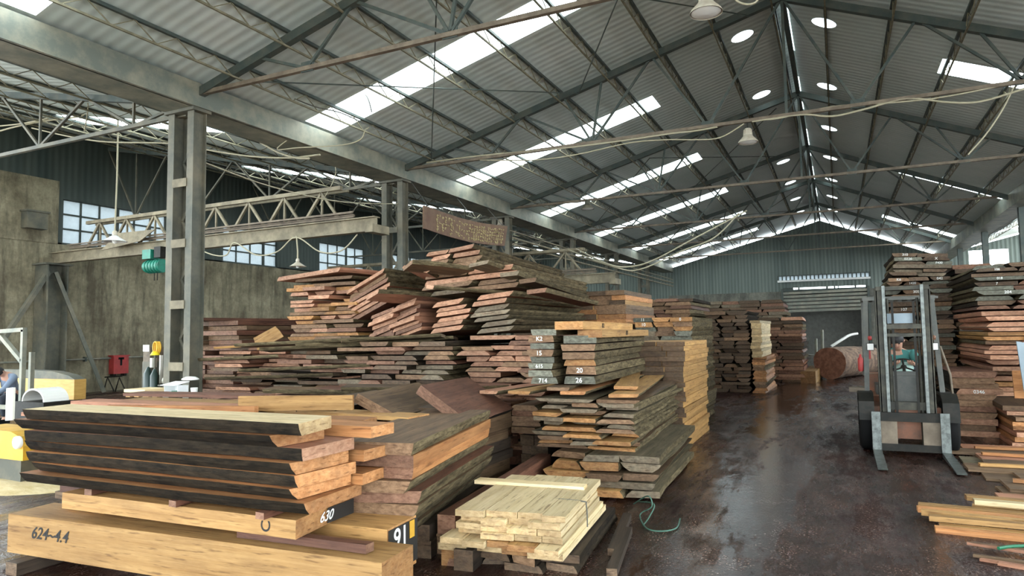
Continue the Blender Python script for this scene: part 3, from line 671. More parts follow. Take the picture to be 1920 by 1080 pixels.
# --- big slab pile right behind it
for i, (tn, off, wn, bk, ln) in enumerate((('brown', 0, -.02, 'g', 0), ('umber', 0, 0, None, 0), ('umber', .01, -.015, None, .02), ('brown', .02, -.05, 'g', 0), ('red-brown', -.03, -.03, 'g', .04), ('brown', -.02, -.045, 'g', .02), ('dark', .05, -.05, 'g', .05), ('brown', .08, -.05, 'g', .02))):
    zz = .90-.083*(i+1); dd = Vector((-.215, .977, 0)); nn_ = Vector((-.977, -.215, 0)); c_ = Vector((-2.55, 3.78, 0))+dd*(.975+ln)+nn_*(.31+off)
    single('%s thick slab in the big-slab pile behind the nearest one, %s from top' % ({'umber': 'orange-sided'}.get(tn, tn), dn0[i]), (c_.x, c_.y, zz), 102.4, 1.95-.05*(i % 3), .62, .08, tn, 'slab', (0, wn), .006 if bk else .002, bark=BARKG if bk else None, group='slabs of the big-slab pile')
stack('the bearers of the big-slab pile', -3.45, -2.85, 4.1, 1.6, 0, .235, .115, 2, ['brown', 'dark'], 'timber', yaw=12)
for i, (x, y, z, L, tn) in enumerate(((-2.78, 5.6, .16, 2.6, 'red-brown'), (-2.66, 5.5, .0, 2.7, 'golden'), (-2.84, 5.65, .0, 2.6, 'brown'), (-2.50, 5.2, .0, 2.2, 'dark'))):
    single('%s squared timber on the floor between slab pile and pale planks, %s' % (tn, ['resting on top', 'low centre', 'low left', 'low right'][i]), (x, y, z), 97, L, .14, .14, tn, 'timber')

# --- pale planks
stack('the pale plank pile', -2.66, -1.74, 4.12, 1.38, .12, .21, .042, 5, ['pale', 'pale', 'golden'], 'board', yaw=6, jit=.05, wob=.5)
stack('the pale plank upper pile', -2.55, -1.76, 4.22, 1.25, .215, .375, .038, 4, ['pale'], 'board', yaw=7, jit=.05, wob=.5, seed=5)
single('pale cross plank lying across the top of the pale plank pile', (-2.30, 5.08, .378), 6, .92, .12, .03, 'pale')
stack('the dark base of pale planks', -2.62, -1.70, 4.25, 1.4, 0, .115, .052, 4, ['brown', 'dark', 'red-brown'], 'slab', .5, .006, yaw=6, jit=.08, bark=BARK)
for i, (x, y) in enumerate(((-1.50, 4.9), (-1.62, 5.3))): single('dark board edge on the floor right of the pale plank pile, %s one' % ['nearer', 'farther'][i], (x, y, 0), 100, 1.0, .07, .05, 'dark')

# --- middle pile beside the aisle
stack('the aisle pile base', -2.80, -1.66, 6.38, 2.5, .03, .40, .07, 3, ['brown', 'grey', 'brown', 'golden'], 'slab', .9, .012, yaw=3, jit=.08, bark=BARKG, gap=.012, lat=.05)
stack('the ragged aisle pile middle', -3.00, -1.92, 6.55, 2.7, .41, .96, .036, 3, ['grey', 'brown', 'golden', 'grey'], 'slab', 1.4, .018, yaw=3, jit=.16, bark=BARKG, wob=3, gap=.012, lat=.05)
stack('the small stack beside aisle pile', -3.42, -3.05, 6.9, 2.2, .50, .80, .06, 1, ['red-brown', 'brown'], 'slab', .8, .008, yaw=3, jit=.08)
stack('the bearers of small stack', -3.40, -3.05, 7.2, 1.8, 0, .49, .12, 2, ['dark'], 'timber', hz=.5)
for i, (x, y, z, yw, L, w_, tn, k) in enumerate(((-2.05, 7.7, .99, 98, 2.9, .26, 'golden', 'slab'), (-2.45, 7.7, 1.0, 93, 2.8, .24, 'orange', 'board'), (-2.9, 7.5, .99, 88, 2.4, .25, 'golden', 'slab'), (-3.2, 7.4, .985, 84, 2.2, .22, 'pink', 'board'), (-2.25, 7.9, 1.035, 104, 2.6, .22, 'golden', 'slab'), (-2.75, 7.6, 1.035, 99, 2.6, .24, 'brown', 'slab'))):
    single('%s loose board fanned over the ragged aisle pile, %s from the %s' % (tn, ['first', 'third', 'fifth', 'sixth', 'second', 'fourth'][i], 'aisle side'), (x, y, z), yw, L, w_, .032, tn, k, (0, -.02), .01, bark=BARKG)
stack('the numbered aisle stack', -2.66, -2.30, 6.62, 2.65, 1.08, 1.56, .073, 1, ['sealed', 'brown', 'golden', 'grey'], 'slab', .3, .004, yaw=4, jit=.07, bark=BARKG, gap=.012, lat=.05)
stack('the sealed-end left stack', -3.02, -2.72, 6.55, 2.5, 1.08, 1.62, .062, 1, ['sealed', 'sealed', 'brown'], 'slab', .3, .004, yaw=2, jit=.05, gap=.008)
BT = single('long golden squared timber on top of the numbered aisle stack, black 012', (-2.60, 7.85, 1.64), 95, 2.7, .30, .085, 'golden', 'timber')
B7 = single('golden squared timber just under the topmost one, black 071 on its side', (-2.40, 7.95, 1.555), 94, 2.6, .26, .08, 'golden', 'timber')
stack('the golden aisle stack', -2.85, -1.93, 9.35, 2.1, 0, 1.46, .066, 3, ['amber'], 'board', yaw=1, jit=.05, gap=.003, lat=.015)
stack('the stack behind golden aisle', -3.3, -2.25, 11.9, 2.2, 0.0, 1.86, .08, 3, ['sealed', 'golden', 'brown', 'grey'], 'slab', .5, .006, jit=.08, bark=BARKG, hz=1.0)
stack('the orange stack by far crane', -4.75, -3.55, 12.3, 2.2, 0, 2.42, .085, 3, ['orange', 'amber', 'brown'], 'board', jit=.08, hz=1.4)

# --- heaped pile in the centre
stack('the dark ends left centre', -6.7, -4.85, 7.95, 3.0, 0, 1.50, .055, 4, ['red-brown', 'brown', 'grey', 'dark'], 'slab', 1.2, .010, yaw=2, jit=.14, lat=.04, gap=.012, hz=.72, drop=.10)
stack('the dark ends right centre', -4.72, -3.45, 8.2, 3.0, 0, 1.62, .062, 3, ['red-brown', 'pink', 'brown'], 'slab', 1.2, .010, yaw=1, jit=.12, lat=.04, gap=.012, hz=.72, drop=.08)
stack('the pink fanned left slabs', -5.42, -4.82, 8.6, 2.8, 1.66, 2.14, .062, 1, ['pink'], 'slab', 1.3, .008, yaw=0, jit=.05, roll=-6, gap=.020, lat=.055, bark=BARKG, wdir=(1, -1))
stack('the pink fanned right slabs', -4.72, -4.10, 8.6, 3.1, 1.64, 2.16, .062, 1, ['pink', 'pink', 'grey'], 'slab', 1.3, .010, yaw=0, jit=.05, roll=-5, gap=.020, lat=.055, bark=BARKG, wdir=(1, -1))
stack('the tilted red fan', -6.5, -5.55, 8.5, 2.4, 1.56, 2.05, .05, 2, ['pink', 'red-brown'], 'slab', .8, .008, jit=.08, roll=-17, gap=.008, lat=.03, wdir=(1, -1))
stack('the heap under the sign', -5.75, -4.1, 8.75, 3.2, 2.20, 2.50, .065, 2, ['pink', 'brown', 'grey'], 'slab', 1.0, .010, jit=.12, roll=-3, pitch=1.5, gap=.020, lat=.055, bark=BARKG, wdir=(1, -1))
stack('the crown under the sign', -5.75, -4.85, 8.9, 3.9, 2.58, 2.92, .062, 2, ['pink', 'brown', 'pink'], 'slab', 1.0, .012, yaw=1, jit=.12, roll=-5, pitch=1.2, gap=.020, lat=.055, bark=BARKG, wdir=(1, -1))
stack('the steep tilted pile', -7.25, -6.35, 8.9, 2.2, 2.02, 2.56, .055, 1, ['pink', 'red-brown', 'brown'], 'slab', 1.2, .006, jit=.06, roll=-24, gap=.020, lat=.055, wdir=(1, -1), bark=BARKG)
stack('the fill under tilted pile', -7.0, -5.9, 9.2, 2.4, 1.50, 1.95, .07, 2, ['brown', 'dark'], 'slab', .6, .006, jit=.06)
for i, (x, y, z, yw, L, w_, tn, rl) in enumerate(((-4.25, 9.9, 2.36, 97, 2.9, .26, 'grey', -6), (-3.98, 10.0, 2.26, 95, 2.9, .25, 'brown', -5), (-3.8, 9.9, 2.12, 93, 2.6, .3, 'red-brown', -4))):
    single('%s long slab sliding down the right flank of the sign heap, %s' % (tn, ['upper', 'middle', 'lower'][i]), (x, y, z), yw, L, w_, .06, tn, 'slab', (0, -.03), .01, roll=rl, pitch=2, bark=BARKG)
stack('the tall ragged stack', -8.62, -7.10, 8.9, 2.6, 1.48, 2.52, .056, 3, ['golden', 'red-brown', 'pink', 'brown'], 'slab', .9, .006, jit=.12, lat=.06, gap=.014, drop=.12)
single('broad pink slab crowning the tall ragged stack', (-7.85, 9.9, 2.62), 82, 2.3, 1.5, .07, 'pink', 'slab', (.05, -.05), .02, roll=-3)
single('second broad slab under the crowning pink slab', (-7.75, 10.0, 2.555), 88, 2.2, 1.3, .05, 'brown', 'slab', (.05, -.05), .02)
stack('the low mixed pile', -9.45, -6.75, 8.2, 3.0, 0, 1.46, .055, 4, ['dark', 'red-brown', 'brown', 'grey', 'pink'], 'slab', 1.0, .010, yaw=-1, jit=.30, lat=.06, gap=.012, hz=.66, drop=.10, wob=4)
stack('the red-brown pile by column', -11.7, -9.95, 9.1, 2.3, .1, 1.90, .085, 2, ['red-brown', 'red-brown', 'brown'], 'board', .0, 0, jit=.14, lat=.06, gap=.01, hz=.7, drop=.06)
single('long red-brown board overhanging the top of the pile by the column', (-10.5, 9.9, 1.93), 78, 2.6, .9, .05, 'red-brown', 'board')
single('pale curved offcut standing on the low mixed pile', (-8.42, 8.35, 1.50), 30, .42, .05, .22, 'golden', 'slab', (0, .04), .01, pitch=-28)
single('long golden board slanting over the low mixed pile', (-8.3, 8.6, 1.49), 24, 2.4, .16, .035, 'golden', 'slab', (0, -.02), .01, pitch=-3)

CR = [(-6.6, 8.1, 1.44, 20, 2.6, .5, 'grey'), (-6.2, 8.3, 1.49, 28, 2.3, .45, 'dark'), (-5.9, 8.0, 1.54, 14, 1.8, .35, 'grey'), (-7.3, 8.0, 1.50, 8, 2.4, .4, 'brown'), (-7.9, 7.9, .98, 6, 2.4, .35, 'dark'), (-7.2, 7.85, 1.12, 10, 2.2, .3, 'dark'), (-8.6, 7.95, 1.26, -6, 2.0, .3, 'red-brown')]
for i, (x, y, z, yw, L, w_, tn) in enumerate(CR):
    single('%s long slab thrust crosswise before the central heap, %s of seven from the right' % (tn, ['third', 'second', 'first', 'fourth', 'sixth', 'fifth', 'seventh'][i]), (x, y, z), yw, L, w_, .045, tn, 'slab', (0, -.03), .014, roll=-4, pitch=-2, bark=BARKG)
for i, (x, y, z, yw, L, w_, tn, rl) in enumerate(((-5.0, 8.7, 2.52, 70, 1.9, .34, 'brown', -14), (-5.75, 9.0, 2.50, 110, 1.8, .4, 'pink', 12), (-4.5, 9.4, 2.50, 96, 2.6, .3, 'grey', -9), (-5.9, 8.75, 2.16, 76, 1.5, .34, 'pink', -20), (-4.7, 8.6, 2.22, 60, 1.5, .3, 'pink', 6), (-6.0, 8.35, 1.50, 50, 1.5, .3, 'brown', 9))):
    single('%s loose slab lying askew on the central heap, %s' % (tn, ['just under the crown', 'left of the crown', 'right of the crown', 'above the red fan', 'above the pink fans', 'at the foot of the red fan'][i]), (x, y, z), yw, L, w_, .05, tn, 'slab', (.02, -.04), .016, roll=rl, pitch=2, bark=BARKG)
for i, (x, y, z, yw, L, w_, tn) in enumerate(((-4.5, 7.0, .86, 30, 1.5, .34, 'brown'), (-5.1, 7.1, .92, 12, 1.3, .30, 'brown'), (-4.05, 6.9, .95, 52, 1.2, .28, 'red-brown'), (-5.6, 7.2, .86, -8, 1.6, .36, 'red-brown'), (-6.4, 7.3, .84, 5, 1.8, .3, 'brown'), (-3.75, 7.0, .90, 78, 1.3, .24, 'pink'))):
    single('%s slab strewn between the low deck and the central heap, %s from the right' % (tn, ['third', 'fourth', 'second', 'fifth', 'sixth', 'first'][i]), (x, y, z), yw, L, w_, .06, tn, 'slab', (.02, -.03), .014, roll=4, bark=BARKG)
stack('the base between deck and heap', -7.4, -3.6, 6.45, 1.3, 0, .82, .08, 3, ['brown', 'dark', 'red-brown'], 'board', axis='X', jit=.2, hz=.6)

# --- broad low deck of boards behind the nearest pile
stack('the low deck behind', -6.9, -3.7, 4.05, 2.3, 0, .84, .075, 4, ['red-brown', 'brown', 'pink'], 'board', axis='X', jit=.15, hz=.66, wob=1.5)
DECK = [(-5.9, 4.25, .865, 4, 2.9, .28, 'pink'), (-5.2, 4.6, .87, -2, 3.0, .30, 'red-brown'), (-4.4, 4.4, .90, 7, 1.9, .22, 'orange'), (-6.4, 4.9, .90, 2, 2.6, .30, 'pink'), (-4.5, 5.1, .875, -5, 2.4, .30, 'golden'),
        (-6.2, 5.4, .88, 3, 2.6, .3, 'golden'), (-4.4, 5.7, .87, 3, 2.4, .32, 'brown'), (-6.9, 5.7, .92, 6, 2.0, .3, 'red-brown'), (-5.5, 6.0, .88, -3, 2.6, .3, 'pink')]
dn = ['first', 'second', 'third', 'fourth', 'fifth', 'sixth', 'seventh', 'eighth', 'ninth']
for i, (x, y, z, yw, L, w_, tn) in enumerate(DECK):
    single('%s loose board on the low deck behind the nearest pile, %s back' % (tn, dn[i]), (x, y, z), yw, L, w_, .035, tn, 'board')
single('pale squared timber set on edge across the low deck', at(555, 765, Y=4.7)-Vector((0, 0, .02)), 22, 1.05, .05, .13, 'golden', 'timber')
single('orange squared timber lying on the low deck left of the pale one', (-5.35, 4.25, .93), 14, 1.5, .06, .075, 'orange', 'timber')
single('short golden block beside the orange timber on the deck', (-5.55, 4.12, .93), 8, .34, .10, .05, 'golden', 'timber')
for i, (x, y, z, yw, L, w_, rl, tn) in enumerate(((-3.95, 5.75, .90, 100, 1.4, .46, 26, 'brown'), (-3.38, 5.95, .90, 100, 1.3, .60, 34, 'red-brown'), (-4.55, 5.7, .87, 96, 1.4, .4, 8, 'brown'))):
    single('%s thick slab tilted against the back of the big-slab pile, %s of three' % (tn, ['middle', 'right', 'left'][i]), (x, y, z), yw, L, w_, .09, tn, 'slab', (0, -.04), .01, roll=rl, bark=BARK)
stack('the props under tilted slabs', -4.3, -3.3, 5.0, 1.9, 0, .80, .11, 3, ['brown', 'dark'], 'timber', hz=.6)

# --- far left row along the aisle
stack('the tall dark aisle stack', -3.25, -2.08, 18.6, 3.0, 0, 2.08, .085, 3, ['dark', 'dark', 'dark', 'brown'], 'slab', .8, .008, jit=.14, gap=.01, hz=0)
stack('the yellow end column', -2.04, -1.78, 18.4, 2.8, .92, 1.90, .07, 1, ['pale'], 'board', jit=.02, gap=.003)
stack('the base below yellow ends', -2.04, -1.70, 18.5, 2.8, 0, .91, .07, 1, ['brown', 'orange'], 'slab', .5, .006, jit=.06)
stack('the red far aisle stack', -2.35, -.95, 22.4, 3.0, 0, 2.05, .09, 2, ['red-brown', 'pink', 'brown', 'dark', 'dark'], 'slab', .6, .008, jit=.14, gap=.01)
single('golden squared timber lying at the foot of the far red stack', (-.82, 24.2, .0), 88, 3.6, .42, .36, 'golden', 'timber')
stack('the far stack left of red', -5.0, -3.45, 18.2, 3.0, 0, 2.50, .09, 3, ['dark', 'red-brown', 'brown'], 'slab', .6, .008, jit=.14, gap=.01, hz=1.7)
stack('the farthest left stack', -5.3, -1.9, 30, 3, 0, 2.85, .12, 4, ['dark', 'red-brown', 'grey'], 'slab', .6, .008, jit=.2, gap=.01, hz=1.6)
stack('the back row behind orange', -7.4, -5.1, 15.4, 3, 0, 2.50, .10, 4, ['dark', 'red-brown', 'brown'], 'slab', .6, .008, jit=.2, gap=.01, hz=2.0)

# --- right side
stack('the tall stack behind forklift', .92, 2.05, 15.6, 3.0, 0, 2.62, .075, 3, ['dark', 'dark', 'sealed', 'brown'], 'slab', 1.0, .012, jit=.14, gap=.008, lat=.03)
stack('the crest behind the forklift', 1.0, 2.0, 15.5, 2.8, 2.64, 3.10, .07, 2, ['sealed', 'dark', 'grey'], 'slab', 1.0, .012, jit=.14, gap=.01, roll=3, lat=.06)
stack('the right pale-edged stack', 2.05, 3.6, 12.8, 3.0, 0, 1.86, .062, 3, ['pink', 'golden', 'brown', 'pink'], 'slab', 1.3, .012, jit=.18, gap=.016, lat=.06, hz=.35)
stack('the right upper dark stack', 2.0, 3.6, 12.9, 3.0, 1.89, 2.60, .06, 3, ['sealed', 'dark', 'dark', 'red-brown'], 'slab', 1.2, .012, jit=.16, gap=.012, lat=.05)
stack('the far right stack', 2.25, 5.0, 17.2, 3, 0, 2.95, .10, 4, ['dark', 'brown', 'grey', 'red-brown'], 'slab', .9, .01, jit=.2, gap=.012, hz=2.1)
stack('the low brown stack 0346', 1.52, 2.10, 12.0, 1.8, 0, .98, .085, 1, ['brown', 'red-brown', 'pink'], 'slab', .6, .01, jit=.08, lat=.06, bark=BARK)
single('big orange-brown slab leaning on edge at the right stacks', (2.62, 11.5, .62), 4, .95, .06, .38, 'orange', 'slab', roll=-8)
stack('the low boards right of forklift', 2.0, 3.4, 11.3, 1.9, 0, .56, .06, 3, ['orange', 'brown', 'pink'], 'board', jit=.2, gap=.01, lat=.05, wob=5)
stack('the flat boards on right floor', 1.38, 4.2, 7.5, 3.4, 0, .062, .028, 9, ['brown', 'pink', 'grey', 'brown'], 'board', axis='X', jit=.2, wob=6)
rf = [(2.1, 9.2, .065, 3, 1.5, 'golden'), (2.4, 9.9, .065, -4, 1.8, 'orange'), (2.2, 10.5, .065, 5, 1.4, 'orange'), (2.3, 8.3, .065, -2, 1.6, 'orange')]
for i, (x, y, z, yw, L, tn) in enumerate(rf): single('%s loose strip on the flat boards right of the forklift, %s' % (tn, ['second nearest', 'second farthest', 'farthest', 'nearest'][i]), (x, y, z), yw, L, .08, .03, tn)
ys = [(.62, 6.30, .0, -3, 'orange'), (.66, 6.42, .0, -2, 'golden'), (.56, 6.62, .045, -4, 'golden'), (.54, 6.74, .045, -3, 'orange'), (.60, 6.52, .045, -1, 'golden'), (.56, 6.86, .045, -4, 'golden'), (.98, 6.98, .1, -2, 'pale'), (.94, 7.08, .1, -4, 'golden'), (1.0, 7.2, .0, -3, 'golden')]
for i, (x, y, z, yw, tn) in enumerate(ys):
    single('%s long lath in the bundle at the right edge, %s from the front' % (tn, dn[i]), (x+1.3, y, z), yw, 2.6, .085, .04, tn)
for i, (x, y, z, yw) in enumerate(((.90, 5.55, .0, -12), (.88, 5.68, .0, -8), (.86, 5.84, .02, -14), (.90, 5.94, .02, -6), (.98, 5.45, .0, -16))):
    single('thin brown stick in the small bundle at the lower right corner, %s' % dn[i], (x+.6, y, z), yw, 1.4, .03, .018, ['pink', 'brown'][i % 2])

NUMS = {'the sealed-end left stack': (['', 'K2', '', '15', '', '615', '', '714'], .07), 'the numbered aisle stack': (['', '', '', '', '20', '26'], .07), 'the low brown stack 0346': (['', '', '', '0346'], .11),
        'the stack behind golden aisle': (['0', '', '11', '', '', '10', ''], .08), 'the tall stack behind forklift': (['042', '', 'K6', '', '1420', '', '', '', '88', '', '305', '', '', '', '21', '', '', '', '', '107'], .08),
        'the crest behind the forklift': (['310', '', '0226', 'X', '', 'F430', ''], .09), 'the right upper dark stack': (['', '24', '', '0', '', '106', '', '', '52', '', '018', '', '', '7', '', '35', '', '', '204', '', '96', '', '1'], .07)}
for dsc, (txts, sz) in NUMS.items():
    obs = sorted([s for s in SPECS if s['group'] == 'timber in '+dsc], key=lambda s: (-s['M'].translation.z))
    for s, t in zip(obs, txts):
        if t: s['txt'] = t; s['nsz'] = sz; s['keep'] = True

# --- turn the specs into objects: the 300 of each kind that show largest are things of their own
def cam_score(s):
    p = s['M'].translation-Vector((0, 0, CAM_Z)); d = p.dot(fw)
    if d < .5: return 0
    u = 960+F_PX*p.dot(rt)/d; off = max(0, u-1920, -u)
    return s['L']*max(s['T'], .03)/d**2*(1 if off < 900 else .01)
LIMIT = {'board': 290, 'slab': 300, 'timber': 200}
ALLM = []
def tone_mats(s):
    f, e, n_ = TONES[s['tone']]
    if s['bark']: e = s['bark']
    elif s['kind'] == 'slab' and s['en'] > 0: e = {'dark': BARK}.get(s['tone'], BARKG if s['tone'] in ('grey', 'sealed', 'brown') else f)
    return f, e, n_
GEO = {}
stuffv = {'v': [], 'f': [], 'm': [], 'uv': []}
rest = []
for kd in ('board', 'slab', 'timber'):
    lst = [s for s in SPECS if s['kind'] == kd]
    lst.sort(key=lambda s: (bool(s['hidden']), not s.get('keep'), -cam_score(s)))
    vis = [s for s in lst if not s['hidden']]
    rest += [s for s in lst if s['hidden']]+vis[LIMIT[kd]:]
    for s in vis[:LIMIT[kd]]:
        vs, fs, mi, uv = board_geo(s['L'], s['W'], s['T'], s['wane'], RB, s['en'])
        nm = {'board': 'sawn_board', 'slab': 'waney_slab', 'timber': 'squared_timber'}[kd]
        me = bpy.data.meshes.new(nm); me.from_pydata(vs, [], fs)
        for m in tone_mats(s): me.materials.append(m)
        me.polygons.foreach_set('material_index', mi)
        l = me.uv_layers.new(name='UVMap'); l.data.foreach_set('uv', [c for p in uv for c in p]); me.update()
        o = bpy.data.objects.new(nm, me); C.objects.link(o); o.matrix_world = s['M']; s['obj'] = o
        tag(o, s['label'], {'board': 'board', 'slab': 'slab', 'timber': 'timber'}[kd], s['group'])
for s in rest:
    vs, fs, mi, uv = board_geo(s['L'], s['W'], s['T'], s['wane'], RB, s['en'], 3)
    ms = tone_mats(s)
    for m in ms:
        if m not in ALLM: ALLM.append(m)
    b0 = len(stuffv['v']); stuffv['v'] += [tuple(s['M'] @ Vector(v)) for v in vs]
    stuffv['f'] += [tuple(i+b0 for i in f) for f in fs]; stuffv['m'] += [ALLM.index(ms[i]) for i in mi]; stuffv['uv'] += [c for p in uv for c in p]
o = mesh_obj('stacked_boards', stuffv['v'], stuffv['f'], ALLM, stuffv['m'], stuffv['uv'], None, None, (0, 0, 0))
tag(o, 'remaining far and buried boards filling the lumber stacks', 'boards', None, 'stuff')

# --- painted numbers
def painted(parent, txt, size, M4, m, nm='painted_number', shear=0.):
    cu = bpy.data.curves.new('txt', 'FONT'); cu.body = txt; cu.size = size; cu.align_x = 'CENTER'; cu.align_y = 'CENTER'; cu.shear = shear; cu.extrude = .0006; cu.offset = size*.012
    to = bpy.data.objects.new('txt', cu); C.objects.link(to)
    dg = bpy.context.evaluated_depsgraph_get(); me = bpy.data.meshes.new_from_object(to.evaluated_get(dg)); me.materials.clear(); me.materials.append(m)
    bpy.data.objects.remove(to); me.name = nm
    o = bpy.data.objects.new(nm, me); C.objects.link(o)
    if parent is not None: o.parent = parent
    o.matrix_local = M4
    return o
def on_side(x, y, z, sgn=-1):     # text on the -Y (sgn -1) side face of a board whose long axis is local X
    return Matrix.Translation((x, y, z)) @ Matrix.Rotation(R(90), 4, 'X') @ (Matrix.Rotation(R(180), 4, 'Y') if sgn > 0 else Matrix.Identity(4))
def on_end(x, y, z, sgn=1):       # text on the +X end (sgn 1) or the -X end (sgn -1)
    return Matrix.Translation((x, y, z)) @ Matrix.Rotation(R(90 if sgn > 0 else -90), 4, 'Z') @ Matrix.Rotation(R(90), 4, 'X')
def last(s): return s['obj']
b1 = last(B1); painted(b1, '624~4.4', .115, on_side(-1.13, -.173, .16), M_blackpaint, shear=.3)
def patch(parent, nm, x, y0, y1, z0, z1, m, sgn=1):
    me = MB(); me.box(min(x, x+.002*sgn), max(x, x+.002*sgn), y0, y1, z0, z1); o = bpy.data.meshes.new(nm); o.from_pydata(me.v, [], me.f); o.materials.append(m)
    ob = bpy.data.objects.new(nm, o); C.objects.link(ob); ob.parent = parent; return ob
b2 = last(B2); patch(b2, 'black_end_paint', .788, -.172, .172, .03, .30, M_blackpaint); painted(b2, '91', .17, on_end(.793, -.035, .225), M_whitepaint); patch(b2, 'yellow_end_paint', .792, .07, .13, .19, .298, M_yel)
fs_ = last(FS); patch(fs_, 'dark_end_sealer', 1.036, .02, .29, .008, .102, M_blackpaint); painted(fs_, '630', .085, on_end(1.041, .0, .055) @ Matrix.Rotation(R(0), 4, 'Z'), M_whitepaint, shear=.4)
painted(fs_, 'C', .10, on_side(.84, -.305, .055) @ Matrix.Rotation(R(90), 4, 'Z'), M_blackpaint)
bt = last(BT); painted(bt, '012', .075, on_side(-.45, -.153, .042), M_blackpaint)
b7 = last(B7); painted(b7, '071', .075, on_side(-.1, -.133, .04), M_blackpaint)
for s in SPECS:
    if s.get('txt') and 'obj' in s: painted(s['obj'], s['txt'], min(s['nsz'], s['T']*.95), on_end(-s['L']/2-.004-abs(.035 if s['en'] else .006), 0, s['T']/2, -1), M_whitepaint)



# ------------------------------------------------------------------ cranes in the left bay
def crane(y, xa, xb, z0, zt, label, grp=None):
    e = empty('crane_bridge', (xb, y, z0), label, 'crane', grp)
    b = MB()
    for dz, w_, h_ in ((0, .2, .025), (.15, .02, .28), (.30, .2, .025)): b.bar((xa, y, z0+dz), (xb, y, z0+dz+.05), w_, h_)
    b.build('bottom_girder', M_crane, e)
    b = MB(); b.bar((xa+1.6, y, zt), (xb-1.0, y, zt+.03), .09, .09); b.bar((xa+1.6, y+.25, zt-.02), (xb-1.0, y+.25, zt+.01), .05, .05); b.build('top_chord', M_crane, e)
    n = 8; xs = [xa+1.6+(xb-xa-2.6)*i/n for i in range(n+1)]
    b = MB()
    for i in range(n):
        m_ = (xs[i]+xs[i+1])/2; b.bar((xs[i], y, z0+.33), (m_, y, zt-.03), .055, .055); b.bar((m_, y, zt-.03), (xs[i+1], y, z0+.33), .055, .055); b.bar((m_, y+.02, z0+.33), (m_, y+.02, zt-.03), .04, .04)
    b.bar((xs[0], y, z0+.33), (xa+.3, y, z0+.33), .05, .05); b.build('lattice', M_crane, e)
    for xe in (xa, xb): b = MB(); b.box(xe-.1, xe+.1, y-.3, y+.3, z0-.02, z0+.16); b.build('end_carriage', M_crane, e)
    b = MB(); rr_ = random.Random(5)
    for i in range(5): zz = z0+.37+.03*i; b.bar((xa+1, y-.12+rr_.uniform(-.05, .05), zz), (xb-.6, y-.1+rr_.uniform(-.08, .08), zz+.02), .05, .02)
    b.build('walkway_boards', M_tie, e)
    return e
crane(12.0, -20.7, -9.0, 3.86, 4.93, 'dusty lattice crane bridge crossing the left bay behind the nearest column')
crane(20.7, -19.5, -6.3, 3.15, 4.3, 'second lattice crane bridge, seen beyond the brown sign')
e = empty('crane_support', (-20.75, 12.0, 0), 'heavy grey braced steel post carrying the crane against the left wall', 'post')
b = MB(); b.box(-20.98, -20.38, 11.7, 11.74, 0, 3.84); b.box(-20.98, -20.38, 12.26, 12.3, 0, 3.84); b.box(-20.7, -20.66, 11.74, 12.26, 0, 3.84); b.box(-20.95, -20.3, 11.6, 12.4, 3.8, 3.85); b.build('post', M_col, e)
for q in (at(195, 735, Z=.05), at(0, 645, Y=10.6)):
    b = MB(); b.bar((-20.5, 12 if q.x > -20 else 11.8, 3.6), q, .16, .10); b.build('brace', M_col, e)
# chain hoist
hp = at(290, 490, Y=11.75)
e = empty('chain_hoist', tuple(hp), 'green electric chain hoist hanging under the near crane bridge', 'hoist')
b = MB(); b.tube([hp+Vector((-.30, 0, -.13)), hp+Vector((-.22, 0, -.13))], .15, 14); b.tube([hp+Vector((-.22, 0, -.13)), hp+Vector((.32, 0, -.13))], .17, 14); b.build('drum', M_green, e)
for k in range(5): 
    b = MB(); x = -.18+.11*k; b.tube([hp+Vector((x, 0, -.13)), hp+Vector((x+.02, 0, -.13))], .185, 14); b.build('drum_rib', M_green, e)
b = MB(); b.box(hp.x-.30, hp.x+.02, hp.y-.14, hp.y+.14, hp.z+.06, hp.z+.30); b.build('motor_box', M_green, e)
b = MB(); b.box(hp.x+.1, hp.x+.34, hp.y-.1, hp.y+.1, hp.z+.08, hp.z+.36); b.bar(hp+Vector((-.1, 0, .28)), (hp.x-.1, hp.y, 3.92), .05, .05); b.bar(hp+Vector((.22, 0, .3)), (hp.x+.22, hp.y, 3.92), .05, .05); b.build('trolley', M_blackm, e)
for dx in (.0, .12): b = MB(); b.tube([hp+Vector((dx, 0, -.28)), hp+Vector((dx, 0, -.5))], .012, 5); b.build('chain', M_blackm, e)
p0, p1, p2, p3 = at(188, 470, Y=11.7), at(262, 452, Y=11.7), at(290, 430, Y=11.7), at(222, 437, Y=11.7)
b = MB(); vs = [p0, p1, p2, p3]; b.add([v+Vector((0, d, 0)) for d in (0, .03) for v in vs], [(0, 1, 2, 3), (7, 6, 5, 4), (0, 4, 5, 1), (1, 5, 6, 2), (2, 6, 7, 3), (3, 7, 4, 0)])
tag(b.build('cover_sheet', M_crane), 'brown sheet panel propped on the crane walkway above the green hoist', 'panel')

# conductor rails beside the columns
for i, (u, v) in enumerate(((962, 446), (962, 458), (956, 432))):
    p = at(u, v, X=-9.3); b = MB(); b.tube([(-9.3, p.y, p.z), (-9.28, 24, p.z-.04), (-9.3, YW-1, p.z)], .035 if i < 2 else .02, 6)
    o_ = b.build('conductor_rail', M_crane)
    for k_ in range(2, 6):
        b = MB(); b.box(-9.54, -9.26, Y0+6*k_-.02, Y0+6*k_+.02, p.z-.06, p.z-.03); b.build('bracket', M_steel, o_)
    tag(o_, '%s dusty rail running along the columns beyond the brown sign' % ['upper', 'lower', 'thin topmost'][i], 'rail', 'rails along the columns')

